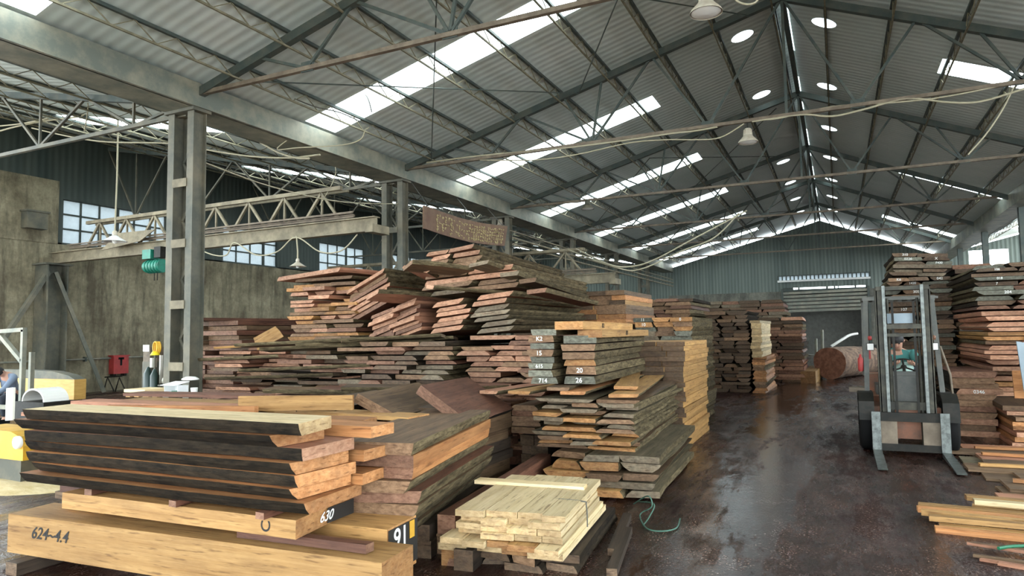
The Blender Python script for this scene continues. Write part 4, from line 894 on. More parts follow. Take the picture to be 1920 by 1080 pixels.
# brown sign board
a0, a1, a2, a3 = at(795, 385, X=-9.0), at(952, 424, X=-9.0), at(946, 461, X=-9.0), at(795, 428, X=-9.0)
b = MB(); n = 10; pts = []
for i in range(n+1):
    t = i/n; sag = -.10*math.sin(math.pi*t); tp = a0.lerp(a1, t)+Vector((0, 0, sag)); bt_ = a3.lerp(a2, t)+Vector((0, 0, sag)); pts += [tp, bt_]
b.add([p+Vector((d, 0, 0)) for p in pts for d in (0, -.04)], [f for i in range(n) for o_ in (4*i,) for f in ((o_, o_+2, o_+6, o_+4), (o_+5, o_+7, o_+3, o_+1), (o_, o_+4, o_+5, o_+1), (o_+2, o_+3, o_+7, o_+6))]+[(0, 1, 3, 2), (4*n, 4*n+2, 4*n+3, 4*n+1)])
sgn = b.build('sign_board', M_rust); tag(sgn, 'long sagging rusty brown sign board with rows of faded yellow characters', 'sign')
rs = random.Random(3); b = MB()
for row in range(5):
    c_ = .12
    while c_ < .96:
        if rs.random() < (.95 if c_ > .5 or row in (0, 2) else .45):
            wch = .022
            for k in range(rs.randint(2, 4)):
                t = c_+rs.uniform(0, .6)*wch; f = .16+row*.155+rs.uniform(0, .09)
                sag = -.10*math.sin(math.pi*t); p = (a0.lerp(a1, t)).lerp(a3.lerp(a2, t), f)+Vector((.012, 0, sag))
                if rs.random() < .6: q = p+Vector((0, wch*.6*(a1-a0).length*.9, -.012))
                else: q = p+Vector((0, .01, -.055))
                b.bar(p, q, .014, .014)
        c_ += .030
b.build('faded_lettering', M_signy, sgn)
for k, (t) in enumerate((.06, .55, .94)):
    p = a0.lerp(a1, t); b = MB(); b.tube([p+Vector((-.02, 0, -.03)), (-9.56, p.y, 5.47)], .01, 5); b.build('hanger', M_cabled, sgn)

# lamps
def highbay(p, r, ztop, label, m=M_cream, grp='bell lamps hung from the tie bars'):
    p = Vector(p); e = empty('bell_lamp', tuple(p), label, 'lamp', grp)
    b = MB(); b.lathe([(r, 0), (r*.97, .02), (r*.80, .32*r), (r*.52, .62*r), (r*.46, .70*r), (r*.44, .70*r), (r*.5, .60*r), (r*.76, .30*r), (r*.93, .012)], p, 24); b.build('lamp_shade', m, e)
    b = MB(); b.lathe([(r*.90, .03*r), (r*.5, -.06*r), (0.001, -.10*r)], p, 24); b.build('diffuser', M_lampglow, e)
    b = MB(); b.lathe([(.001, 1.5*r), (r*.30, 1.48*r), (r*.34, 1.3*r), (r*.46, .70*r), (.001, .68*r)], p, 16)
    b.build('ballast_housing', m, e)
    for k in range(12):
        t = 2*math.pi*k/12; b = MB(); c_, s_ = math.cos(t), math.sin(t); b.bar(p+Vector((r*.40*c_, r*.40*s_, .75*r)), p+Vector((r*.36*c_, r*.36*s_, 1.35*r)), .006, r*.12, (c_, s_, 0)); b.build('cooling_fin', m, e)
    b = MB(); b.tube([p+Vector((0, 0, 1.45*r)), (p.x, p.y, ztop)], .012, 6); b.build('hanging_rod', M_blackm, e)
p = at(1327, 32, Y=7.95); highbay((p.x, 7.84, p.z), .185, 5.72, 'large bell lamp under the nearest tie bar, top of the picture')
p = at(1404, 270, Y=13.95); highbay((p.x, 13.84, p.z), .19, 5.72, 'bell lamp under the second tie bar with looped cables, left of the ridge')
p = at(938, 428, Y=19.84); highbay(p, .20, 5.72, 'small bell lamp right above the end of the brown sign')
p = at(1102, 392, Y=19.84); highbay(p, .20, 5.72, 'small dark bell lamp against the third skylight row', M_col)
def shade_lamp(p, r, top, label, m):
    p = Vector(p); e = empty('shade_lamp', tuple(p), label, 'lamp', 'shade lamps of the left bay')
    b = MB(); b.lathe([(r, 0), (r*.9, .05*r), (r*.35, .42*r), (r*.2, .55*r), (r*.2, .50*r), (r*.33, .36*r), (r*.88, .0)], p, 24); b.build('lamp_shade', m, e)
    b = MB(); b.lathe([(.001, .95*r), (r*.16, .93*r), (r*.22, .75*r), (r*.2, .5*r)], p, 12); b.build('socket', M_cream, e)
    b = MB(); b.lathe([(.001, -.18*r), (r*.16, -.12*r), (r*.2, .1*r), (r*.1, .4*r)], p, 12); b.build('bulb', M_lampglow, e)
    b = MB(); b.tube([p+Vector((0, 0, .93*r)), (Vector(top)+p)/2+Vector((.02, 0, 0)), top], .018, 6); b.build('cord', M_cable, e)
tp = at(221, 243, Y=10.2); shade_lamp(at(215, 453, Y=10.2), .27, (tp.x, tp.y, roofz(tp.x)-.01), 'white enamel shade lamp on a long yellow cord by the windows', M_white)
shade_lamp(at(558, 500, Y=11.9), .20, at(556, 442, Y=11.9), 'pinkish shade lamp hanging from the crane girder over the ragged stack', M_cream)

# cables
def spline(pts, n=6):
    P = [Vector(p) for p in pts]; P = [P[0]]+P+[P[-1]]; out = []
    for i in range(1, len(P)-2):
        for k in range(n):
            t = k/n; a, b_, c_, d_ = P[i-1:i+3]
            out.append(.5*((2*b_)+(c_-a)*t+(2*a-5*b_+4*c_-d_)*t*t+(3*b_-a-3*c_+d_)*t**3))
    return out+[P[-2]]
def cable(pts, r, label, m=M_cable, grp='cables slung through the roof', nm='slung_cable'):
    b = MB(); b.tube(spline(pts), r, 6); return tag(b.build(nm, m), label, 'cable', grp)
def px(Y, *uv): return [at(u, v, Y=Y) for u, v in uv]
cable(px(10.1, (-20, 252), (20, 240), (75, 228), (150, 218), (165, 205)), .022, 'thick pale cable at the far left edge under the side bay roof')
cable(px(10.0, (-20, 238), (40, 232), (90, 222)), .018, 'upper pale cable at the far left edge beside the thick one')
cable(px(10.1, (60, 240), (130, 256), (200, 266), (300, 268), (345, 272), (400, 283), (470, 293), (540, 296), (600, 290)), .018, 'pale cable sagging from the side bay past the nearest column')
cable(px(10.0, (455, 245), (480, 262), (520, 285), (555, 296), (580, 297)), .020, 'short pale cable dipping below the first side skylight')
cable([Vector((-9.6, 9.9, 5.46))]+px(9.9, (520, 280), (560, 277), (640, 272), (675, 262), (684, 245)), .012, 'thin cable looping right of the nearest column to the skylight')
cable(px(10.5, (678, 170), (690, 185), (697, 210)), .014, 'short dark cable hanging across the first strip skylight', M_cabled)
cable(px(9.5, (382, 190), (430, 160), (480, 150), (530, 175), (590, 200), (640, 212), (700, 240), (715, 245)), .012, 'dark wavy cable by the head of the nearest column', M_cabled)
cable(px(9.0, (176, 100), (170, 140), (160, 160), (165, 200), (158, 248)), .012, 'frayed pale rope hanging from the gutter beam at left')
cable(px(13.82, (800, 305), (900, 292), (1000, 283), (1080, 275), (1180, 262), (1260, 250), (1300, 246), (1345, 238)), .020, 'pale cable strung along the second tie bar, left part')
cable(px(13.82, (900, 300), (1000, 300), (1080, 290), (1180, 268), (1250, 262), (1300, 262), (1350, 258), (1395, 232)), .014, 'lower cable drooping under the second tie bar left of the lamp')
cable(px(13.82, (1410, 228), (1500, 215), (1560, 218), (1620, 205), (1700, 185), (1780, 192), (1840, 190), (1925, 165)), .020, 'cable looping under the second tie bar right of the lamp')
cable(px(13.82, (1410, 225), (1460, 222), (1560, 200), (1680, 192), (1780, 180), (1925, 150)), .014, 'straighter cable under the second tie bar right of the lamp')
cable(px(13.82, (1815, 290), (1850, 250), (1880, 205), (1900, 165)), .014, 'cable hanging down at the right edge to the third tie bar')
cable(px(7.9, (1375, -20), (1380, 0), (1400, 8), (1418, 3), (1425, -15)), .012, 'cable loop by the large bell lamp at the top edge')
cable(px(11.9, (372, 467), (400, 478), (425, 478), (440, 455), (480, 478), (520, 472), (555, 445), (600, 472), (640, 470), (670, 440)), .016, 'festoon cable looping below the near crane girder')
cable([Vector((-7.6, 20.7, 4.36))]+px(19, (1140, 495), (1180, 500), (1225, 488), (1300, 448))+[at(1400, 395, Y=19.84)], .022, 'cable rising from the far crane toward the ridge')
cable([Vector((-7.9, 20.7, 4.36))]+px(19, (1150, 500), (1200, 505), (1280, 470), (1340, 445))+[at(1385, 400, Y=19.84)], .02, 'second cable rising beside the far crane')
cable([(-9.66, 7.98, 4.62), (-9.7, 9.6, 4.5), (-9.7, 11.6, 4.55), (-9.66, 13.7, 4.85)], .012, 'thin cable between the two nearest columns high up')
cable(px(12, (600, 272), (630, 320), (600, 385)), .010, 'thin slack wire dropping left of the second column')

# wall services
e = empty('wall_pipe', (XW+.1, 10, 1.0), 'thin pipe running along the left plaster wall', 'pipe')
b = MB(); b.tube([(XW+.08, 9.5, 1.02), (XW+.08, 14, 1.03), (XW+.08, 18, 1.06), (XW+.08, 24, 1.02)], .028, 8); b.build('pipe_run', M_gutter, e)
for k in range(5):
    b = MB(); y = 10.2+3*k; b.box(XW, XW+.12, y-.03, y+.03, .96, 1.10); b.build('bracket', M_steel, e)
rp = at(222, 684, X=XW+.1)
e = empty('red_wall_box', tuple(rp), 'red metal box mounted on the left plaster wall', 'box')
b = MB(); b.box(XW+.0, XW+.24, rp.y-.25, rp.y+.25, rp.z-.28, rp.z+.28); b.build('body', M_red, e)
b = MB(); b.box(XW, XW+.27, rp.y-.29, rp.y+.27, rp.z+.28, rp.z+.31); b.build('lid', M_red, e)
b = MB(); b.box(XW+.241, XW+.246, rp.y-.04, rp.y+.03, rp.z-.02, rp.z+.24); b.box(XW+.241, XW+.246, rp.y-.10, rp.y+.09, rp.z+.17, rp.z+.24); b.build('dark_hook_mark', M_black, e)
for k in (-1, 1): b = MB(); b.box(XW+.02, XW+.2, rp.y+.18*k-.04, rp.y+.18*k+.04, rp.z-.36, rp.z-.28); b.build('foot', M_blackm, e)
p = at(65, 413, X=XW+.2); b = MB(); b.box(XW, XW+.35, p.y-.28, p.y+.28, p.z-.25, p.z+.22); b.box(XW, XW+.40, p.y-.32, p.y+.32, p.z+.22, p.z+.27); tag(b.build('junction_box', M_col), 'grey box bracket high on the plaster wall at far left', 'box')
# small trestle on the floor by the wall
p = at(212, 735, Z=0); e = empty('metal_trestle', tuple(p), 'small dark metal trestle at the foot of the wall brace', 'trestle')
for dx in (-.28, .28):
    b = MB(); b.tube([p+Vector((dx-.18, 0, .01)), p+Vector((dx, 0, .45)), p+Vector((dx+.18, .1, .01))], .02, 6); b.build('leg', M_blackm, e)
b = MB(); b.tube([p+Vector((-.4, 0, .45)), p+Vector((.4, 0, .5))], .025, 6); b.build('top_bar', M_blackm, e)

# ------------------------------------------------------------------ sawmill corner at the left edge
p = at(45, 618, Y=7.0); e = empty('pipe_frame', (p.x, 7.0, 0), 'pale dusty pipe frame at the far left edge', 'frame')
for nm, a, c_ in (('upright', (p.x, 7, 0), (p.x, 7, p.z)), ('top_rail', (p.x+.03, 7, p.z), (p.x-1.8, 7, p.z-.05)), ('upright', (p.x-1.5, 7, 0), (p.x-1.5, 7, p.z-.04)), ('upright', (p.x-.28, 7.3, 0), (p.x-.28, 7.3, p.z-.4)), ('diagonal', (p.x-.02, 7, p.z-.55), (p.x-.75, 7, p.z-.06)), ('low_rail', (p.x, 7, .45), (p.x-1.5, 7, .45))):
    b = MB(); b.bar(a, c_, .07, .07); b.build(nm, M_gutter, e)
e = empty('yellow_sided_bench', (-14.6, 8.9, 0), 'long bench with yellow side panel and dark rounded cover, far left', 'bench')
x1 = at(146, 720, Y=8.9).x; z1 = at(146, 712, Y=8.9).z; z2 = at(100, 700, Y=8.9).z
x1 -= .12
b = MB(); b.box(x1-4.0, x1, 8.9, 9.15, z1-.42, z1); b.build('side_panel', M_ply, e)
b = MB(); b.prism([(x1-4.0, z1+.002), (x1-.02, z1+.002), (x1-.25, z2-.04), (x1-.8, z2+.04), (x1-1.6, z2+.06), (x1-4.0, z2+.06)], 'Y', 8.92, 9.14); b.build('cover', M_col, e)
for dx in (.1, 1.9, 3.8): b = MB(); b.box(x1-dx-.06, x1-dx+.06, 8.95, 9.1, 0, z1-.42); b.build('leg', M_blackm, e)
# band wheel guard
p = at(75, 752, Y=6.0); e = empty('band_wheel_guard', (p.x, p.y, 0), 'white curved wheel guard behind the left end of the nearest pile', 'machine guard')
b = MB(); n = 14; pts = []
for k in range(n+1):
    t = math.pi*k/n; pts += [(p.x+.27*math.cos(t), 5.9, p.z+.19*math.sin(t)), (p.x+.27*math.cos(t), 6.25, p.z+.19*math.sin(t)), (p.x+.245*math.cos(t), 5.9, p.z+.165*math.sin(t)), (p.x+.245*math.cos(t), 6.25, p.z+.165*math.sin(t))]
b.add(pts, [f for k in range(n) for o_ in (4*k,) for f in ((o_, o_+4, o_+5, o_+1), (o_+2, o_+3, o_+7, o_+6), (o_, o_+2, o_+6, o_+4), (o_+1, o_+5, o_+7, o_+3))], 0, False); b.build('arched_cover', M_white, e)
b = MB(); b.box(p.x-.35, p.x+.35, 5.85, 6.3, p.z-.28, p.z-.0); b.build('base', M_blackm, e)
b = MB(); b.box(p.x-.3, p.x+.3, 5.95, 6.2, 0, p.z-.28); b.build('pedestal', M_blackm, e)
# upright pale board and orange off-cuts by the left edge
p = at(20, 745, Y=5.6); b = MB(); b.bar((p.x, 5.6, p.z-.32), (p.x-.04, 5.62, p.z+.13), .17, .03, (0, 1, 0)); tag(b.build('upright_plank', M_glove), 'pale panel standing on end at the left edge', 'panel')
p = at(15, 835, Y=4.4); e = empty('yellow_machine', (p.x, 4.5, 0), 'yellow-painted machine part at the left edge beside the nearest pile', 'machine')
b = MB(); b.prism([(p.x-1.0, p.z-.18), (p.x+.10, p.z-.18), (p.x+.10, p.z-.02), (p.x+.02, p.z+.08), (p.x-.15, p.z+.13), (p.x-1.0, p.z+.13)], 'Y', 4.5, 4.9); b.build('housing', M_yel, e)
b = MB(); b.lathe([(.07, 0), (.07, .04), (.03, .04), (.001, .05)], (p.x+.03, 4.5, p.z+.02), 12, M3=Matrix.Rotation(R(90), 3, 'X')); b.build('cap', M_white, e)
b = MB(); b.box(p.x-.9, p.x-.02, 4.55, 4.85, 0, p.z-.18); b.build('stand', M_col, e)
stack('the stack at left edge', -8.6, -6.5, 4.9, 1.0, 0, .80, .06, 2, ['orange'], axis='X') if False else None
# cabinet, gas bottles and clutter between piles and wall
p = at(331, 684, Y=8.0)
e = empty('steel_cabinet', (p.x, 8.0, 0), 'small grey-green metal cabinet on legs left of the low mixed pile', 'cabinet')
zc0 = p.z-.17; zc1 = p.z+.17
b = MB(); b.box(p.x-.16, p.x+.16, 8.0, 8.3, zc0, zc1); b.build('body', M_greymetal, e)
b = MB(); b.box(p.x-.18, p.x+.19, 7.97, 8.33, zc1, zc1+.02); b.build('top', M_crane, e)
for dx in (-.15, .15):
    for dy in (.02, .28): b = MB(); b.box(p.x+dx-.015, p.x+dx+.015, 8+dy-.015, 8+dy+.015, 0, zc0); b.build('leg', M_col, e)
b = MB(); b.tube([(p.x-.14, 7.9, zc0-.09), (p.x+.10, 7.9, zc0-.09)], .07, 12); b.build('motor', M_greymetal, e)
b = MB(); b.box(p.x-.2, p.x+.2, 7.8, 8.3, zc0-.18, zc0-.16); b.build('shelf', M_col, e)
p = at(291, 666, Y=8.3); e = empty('work_lamp_post', (p.x, 8.3, 0), 'dark stand topped by a yellow cap and a coil of yellow hose', 'stand')
b = MB(); b.lathe([(.001, .075), (.05, .065), (.075, .02), (.085, 0), (.06, 0)], p, 14); b.build('yellow_cap', mat('bright_yellow_plastic', (.85, .68, .02), .4), e)
b = MB(); b.tube([(p.x, 8.3, 0), (p.x, 8.3, p.z)], .02, 6); b.build('pole', M_col, e)
b = MB()
for k in range(3): b.tube(spline([p+Vector((.06*math.cos(t*.9+k)+.015*k, .02*k, (.14+.10*math.sin(t*.9+k)))) for t in range(8)]), .016, 6)
b.build('hose_coil', M_yel, e)
b = MB(); b.box(p.x-.07, p.x-.02, 8.25, 8.35, p.z-.22, p.z-.05); b.box(p.x+.18, p.x+.21, 8.25, 8.3, p.z-.5, p.z+.0); b.build('control_box', M_glove, e)
M_bottle = mat('dark_green_bottle_paint', (.008, .028, .022), .4)
for i, (u, h_) in enumerate(((278, 700), (290, 704))):
    p = at(u, h_, Y=8.1); b = MB(); z_ = p.z+.12; b.lathe([(.001, z_), (.03, z_-.02), (.04, z_-.05), (.075, z_-.12), (.075, .02), (.06, 0)], (p.x, 8.1, 0), 14)
    tag(b.build('gas_bottle', M_bottle), 'dark green gas bottle beside the cabinet, %s of the two' % ['left', 'right'][i], 'gas bottle')
p = at(275, 661, Y=9.0); e = empty('slatted_crate', (p.x, 9.0, 0), 'wooden crate stack with white papers behind the yellow hose', 'crate')
b = MB(); b.box(p.x-.1, p.x+.1, 9, 9.3, p.z-.18, p.z+.10); b.build('crate_side', M_tie, e)
b = MB(); b.box(p.x-.1, p.x+.08, 8.99, 8.998, p.z+.02, p.z+.15); b.build('white_papers', M_white, e)
b = MB(); b.box(p.x-.12, p.x+.12, 9, 9.35, 0, p.z-.18); b.build('crate_base', M_col, e)
# deck clutter: white carton, pale blocks, cloth, cup
p = at(320, 742, Y=6.2)
e = empty('white_carton', tuple(p), 'open white cardboard carton on the boards behind the nearest pile', 'carton')
cx, cy, cz = p.x, 6.2, p.z
b = MB(); b.box(cx-.13, cx+.13, cy+.16, cy+.165, cz, cz+.13); b.box(cx-.13, cx-.125, cy, cy+.16, cz, cz+.13); b.box(cx+.125, cx+.13, cy, cy+.16, cz, cz+.13); b.box(cx-.13, cx+.13, cy, cy+.16, cz, cz+.005); b.build('body', M_card, e)
b = MB(); b.add([(cx-.16, cy-.04, cz+.135), (cx+.12, cy-.04, cz+.135), (cx+.15, cy+.17, cz+.175), (cx-.13, cy+.17, cz+.175), (cx-.16, cy-.04, cz+.14), (cx+.12, cy-.04, cz+.14), (cx+.15, cy+.17, cz+.18), (cx-.13, cy+.17, cz+.18)], [(3, 2, 1, 0), (4, 5, 6, 7), (0, 1, 5, 4), (1, 2, 6, 5), (2, 3, 7, 6), (3, 0, 4, 7)]); b.build('lid', M_card, e)
b = MB(); b.box(cx-.04, cx+.06, cy+.04, cy+.12, cz+.006, cz+.06); b.build('green_packet', M_green, e)
for i, (u, v, w_) in enumerate(((246, 744, .10), (262, 744, .10), (279, 744, .12), (296, 744, .10))):
    p = at(u, v, Y=6.25); single('short pale block in the row left of the white carton, %s from the left' % dn[i], (p.x, 6.35, p.z-.0), 90, .25, w_-.01, .06, 'golden') if False else None
    b = MB(); b.box(p.x-w_/2+.004, p.x+w_/2-.004, 6.2, 6.5, p.z, p.z+.055); tag(b.build('pale_block', M_ply2 if 'M_ply2' in globals() else TONES['golden'][0]), 'short pale wood block left of the white carton, %s from the left' % dn[i], 'block', 'blocks beside the white carton')
p = at(270, 733, Y=6.35); b = MB(); b.box(p.x-.24, p.x+.20, 6.22, 6.6, p.z-.012, p.z+.03); tag(b.build('pale_board', TONES['pale'][0]), 'pale board resting on the blocks beside the white carton', 'board')
p = at(357, 712, Y=7.0); b = MB(); b.lathe([(.001, .05), (.08, .045), (.14, .02), (.15, 0), (.001, -.01)], p, 12); o = b.build('white_rag', M_white); o.scale = (1, .7, 1); tag(o, 'crumpled white rag on the boards right of the cabinet', 'rag')
p = at(364, 740, Y=6.2); b = MB(); b.lathe([(.001, .0), (.035, 0), (.045, .09), (.04, .09), (.03, .01)], p, 14); tag(b.build('white_cup', M_white), 'small white plastic cup on the boards right of the carton', 'cup')
# sawdust heap on floor
p = at(60, 898, Z=0); b = MB(); b.lathe([(1.1, 0.0), (.9, .025), (.4, .045), (.001, .05)], (p.x-.5, p.y, 0.0), 24); o = b.build('sawdust_heap', M_dust); o.scale = (1.5, .8, 1); tag(o, 'flat pale sawdust spread on the floor left of the nearest pile', 'sawdust', None, 'stuff')

# ------------------------------------------------------------------ log, gate clutter
a = Vector((-.30, 24.4, .52)); q = Vector((.95, 27.6, .50)); d = (q-a).normalized()
e = empty('tree_log', (a.x, a.y, 0), 'thick red-brown log lying in front of the far gate', 'log')
rl = random.Random(4); b = MB(); n = 18; L_ = (q-a).length; _, s_, u_, _ = frame(a, q); vs = []; rows = 9
for i in range(rows):
    for k in range(n):
        t = 2*math.pi*k/n; rr_ = .52*(1+.03*math.sin(3*t+i)+rl.uniform(-.015, .015))-.02*i/rows; vs.append(a+d*L_*i/(rows-1)+(s_*math.cos(t)+u_*math.sin(t))*rr_)
b.add(vs, [(i*n+k, i*n+(k+1) % n, (i+1)*n+(k+1) % n, (i+1)*n+k) for i in range(rows-1) for k in range(n)], 0, True); M_bark = mat('log_bark', (.10, .06, .04), .9, noise=((.27, .17, .11), 6, .4, .65), bump=.8); b.build('bark', M_bark, e)
b = MB(); b.add([vs[k]-d*.004 for k in range(n)], [tuple(range(n))]); b.build('cut_end', mat('log_cut_end', (.20, .085, .05), .8, noise=((.33, .15, .09), 9, .4, .6)), e)
b = MB(); b.add([vs[-n+k]+d*.004 for k in range(n)], [tuple(range(n))[::-1]]); b.build('cut_end', M_bark, e)
b = MB(); b.lathe([(.001, 1.0), (.3, .99), (.3, .66), (.31, .65), (.3, .64), (.3, .34), (.31, .33), (.3, .32), (.3, 0)], (1.15, 30, 0), 20); tag(b.build('oil_drum', M_blackm), 'black oil drum beyond the log near the gate', 'drum')
cable([(-.25, 26.2, 1.02), (.1, 26.4, 1.25), (.35, 26.7, 1.4), (.6, 27, 1.45)], .05, 'white bent hose standing on top of the log', M_white, None, 'bent_hose')
for i, (x, y, h_) in enumerate(((-.75, 26.0, 1.3), (-.55, 26.4, 1.6))):
    b = MB(); b.tube([(x, y, 0), (x+.03, y, h_)], .05, 8); tag(b.build('steel_stake', M_gutter), 'grey steel stake left of the log, %s one' % ['shorter', 'taller'][i], 'stake')
# blue-grey tarpaulin sheet at the right edge, green strap
p = at(1904, 640, Y=11.0); p2_ = at(1912, 735, Y=11)
b = MB(); n = 8; vs = []
for i in range(n+1):
    x = p.x+.06+.9*i/n; yy_ = 11.0+.04*math.sin(i*1.7); vs += [(x-.05+.0*i, yy_, p.z-.02*i), (x, yy_, p2_.z), (x-.05, yy_+.03, p.z-.02*i), (x, yy_+.03, p2_.z)]
b.add(vs, [f for i in range(n) for o_ in (4*i,) for f in ((o_+1, o_+5, o_+4, o_), (o_+2, o_+6, o_+7, o_+3), (o_, o_+4, o_+6, o_+2), (o_+1, o_+3, o_+7, o_+5))]+[(0, 2, 3, 1), (4*n, 4*n+1, 4*n+3, 4*n+2)])
tag(b.build('tarpaulin', M_bluegrey), 'blue-grey sheet hanging at the right edge in front of the stacks', 'sheet')
b = MB(); b.tube(spline([at(1188, 945, Z=.05), at(1215, 930, Z=.18), at(1222, 950, Z=.10), at(1200, 965, Z=.02), at(1212, 990, Z=.012), at(1240, 996, Z=.012), at(1268, 990, Z=.012), at(1275, 972, Z=.012)]), .006, 5)
b.tube(spline([at(1195, 940, Z=.05), at(1226, 945, Z=.12), at(1218, 968, Z=.03), at(1206, 985, Z=.01)]), .006, 5)
tag(b.build('strapping_loop', M_twine), 'loop of dark green strapping on the floor beside the aisle pile', 'strap')
b = MB(); b.tube(spline([at(1872, 1028, Z=.045), at(1905, 1024, Z=.045), at(1990, 1022, Z=.045)]), .012, 6); tag(b.build('green_pipe', M_greenp), 'thin bright green pipe among the sticks at the lower right', 'pipe')
for dsc, pts in (('around the red-brown pile by the column', [at(540, 606, Y=9.05), at(543, 625, Y=9.02), at(541, 640, Y=9.05)]),):
    pass
p = at(1088, 925, Y=4.9)
b = MB(); yb = 4.75; b.tube(spline([(-2.05, yb-.02, .381), (-1.74, yb+.0, .381), (-1.705, yb+.005, .35), (-1.70, yb+.005, .20)]), .005, 5); tag(b.build('binding_wire', M_cabled), 'thin dark wire binding the right side of the pale plank pile', 'wire')

# ------------------------------------------------------------------ forklift
FX, FY = .76, 10.0
fk = empty('forklift', (FX, FY, 0), 'old grey and rusty orange forklift parked in the aisle, forks lowered', 'forklift')
def FB(nm, m, *boxes, parent=fk):
    b = MB()
    for x0, x1, y0, y1, z0, z1 in boxes: b.box(FX+x0, FX+x1, FY+y0, FY+y1, z0, z1)
    return b.build(nm, m, parent)
for s_ in (-1, 1):
    xc = FX+.375*s_; b = MB()
    b.box(xc-.05, xc+.05, FY-.13, FY-.085, .03, .55)
    b.prism([(FY-.085, .03), (FY-.085, .075), (FY-.16, .075), (FY-1.22, .035), (FY-1.24, .022), (FY-.13, .02)], 'X', xc-.05, xc+.05)
    b.build('fork', M_fork, fk)
    b = MB(); b.box(FX+.255*s_-.045, FX+.255*s_+.045, FY+.05, FY+.075, .06, 2.13); b.box(FX+.30*s_-.012, FX+.30*s_+.012, FY+.05, FY+.19, .06, 2.13); b.box(FX+.255*s_-.045, FX+.255*s_+.045, FY+.165, FY+.19, .06, 2.13); b.build('outer_mast_rail', M_mast, fk)
    b = MB(); b.box(FX+.215*s_-.018, FX+.215*s_+.018, FY+.00, FY+.12, .10, 2.16); b.build('inner_mast_rail', M_fork, fk)
    b = MB(); b.tube([(FX+.17*s_, FY+.14, .1), (FX+.17*s_, FY+.14, 1.25)], .028, 10); b.tube([(FX+.17*s_, FY+.14, 1.25), (FX+.17*s_, FY+.14, 2.0)], .016, 10); b.build('lift_cylinder', M_mast, fk)
    b = MB(); b.box(FX+.12*s_-.014, FX+.12*s_+.014, FY+.07, FY+.078, .5, 1.95); b.build('lift_chain', M_blackm, fk)
    # front tyre and rim
    b = MB(); rm = Matrix.Rotation(R(90), 3, 'Y'); b.lathe([(.17, -.09), (.30, -.09), (.335, -.06), (.335, .06), (.30, .09), (.17, .09)], (FX+.47*s_, FY+.42, .335), 28, M3=rm)
    ty = b.build('front_wheel', M_black, fk)
    b = MB(); b.lathe([(.001, -.05), (.08, -.05), (.17, -.07), (.17, .07), (.08, .05), (.001, .05)], (FX+.47*s_, FY+.42, .335), 20, M3=rm); r_ = b.build('rim', M_forange, ty); 
    b = MB(); b.lathe([(.1, -.07), (.21, -.07), (.235, -.04), (.235, .04), (.21, .07), (.1, .07)], (FX+.42*s_, FY+1.72, .235), 22, M3=rm); b.build('rear_wheel', M_black, fk)
    # mudguard, overhead guard posts, lamps
    b = MB(); b.prism([(FY+.05, .42), (FY+.08, .66), (FY+.25, .76), (FY+.66, .76), (FY+.80, .60), (FY+.78, .58), (FY+.64, .73), (FY+.26, .73), (FY+.11, .64), (FY+.08, .42)], 'X', FX+.47*s_-.09, FX+.47*s_+.09); b.build('mudguard', M_blackm, fk)
    b = MB(); b.bar((FX+.44*s_, FY+.55, .74), (FX+.40*s_, FY+.80, 2.02), .06, .06); b.build('guard_post', M_fgrey, fk)
    b = MB(); b.bar((FX+.42*s_, FY+1.75, .9), (FX+.40*s_, FY+1.62, 2.02), .06, .06); b.build('guard_post', M_fgrey, fk)
    b = MB(); b.box(FX+.375*s_-.045, FX+.375*s_+.045, FY+.50, FY+.58, 1.31, 1.41); lm = b.build('headlamp', M_blackm, fk)
    b = MB(); b.box(FX+.375*s_-.038, FX+.375*s_+.038, FY+.492, FY+.499, 1.317, 1.403); b.build('lens', M_white, lm)
    b = MB(); b.lathe([(.001, .0), (.022, 0), (.026, .05), (.001, .06)], (FX+.375*s_, FY+.54, 1.45), 10); b.build('indicator_lamp', M_red if s_ < 0 else M_forange, fk)
FB('carriage', M_blackm, (-.43, .43, -.085, -.03, .43, .54), (-.43, .43, -.085, -.03, .06, .15), (-.40, -.36, -.08, -.04, .15, .43), (.36, .40, -.08, -.04, .15, .43))
FB('carriage_plate', M_tie, (-.34, -.14, -.075, -.04, .15, .43)); FB('carriage_plate', M_tie, (.14, .34, -.075, -.04, .15, .43))
FB('mast_crossbar', M_mast, (-.30, .30, .02, .19, 2.10, 2.15)); FB('mast_crossbar', M_mast, (-.24, .24, .03, .12, 1.60, 1.66)); FB('mast_crossbar', M_mast, (-.24, .24, .05, .16, 1.50, 1.54)); FB('mast_crossbar', M_mast, (-.30, .30, .10, .19, .56, .66))
FB('mast_lower_plate', M_forange, (-.20, .20, .20, .23, .18, .62))
FB('chassis', M_forange, (-.40, .40, .25, 1.9, .18, .58), (-.36, .36, .9, 2.0, .58, .66))
FB('dash_cowl', M_fgrey, (-.30, .30, .36, .52, .58, .98), (-.14, .14, .42, .56, .98, 1.03))
FB('counterweight', M_forange, (-.42, .42, 1.75, 2.25, .25, .92))
FB('engine_cover', M_fgrey, (-.30, .30, 1.15, 1.8, .66, .80))
FB('seat_cushion', M_black, (-.24, .24, 1.05, 1.45, .80, .88)); FB('seat_back', M_black, (-.22, .22, 1.46, 1.54, .86, 1.25))
FB('guard_roof', M_fgrey, (-.44, .44, .76, .81, 2.0, 2.05), (-.44, .44, 1.6, 1.65, 2.0, 2.05), *[(-.44+.11*k, -.40+.11*k, .8, 1.62, 2.01, 2.04) for k in range(9)])
FB('guard_roof_panel', M_bluegrey, (-.18, .14, .12, .14, 1.67, 1.80))
b = MB(); b.tube([(FX+.02, FY+.55, .98), (FX+.02, FY+.64, 1.07)], .02, 8); b.build('steering_column', M_blackm, fk)
b = MB(); c0 = Vector((FX+.02, FY+.66, 1.08)); ax = Matrix.Rotation(R(38), 3, 'X')
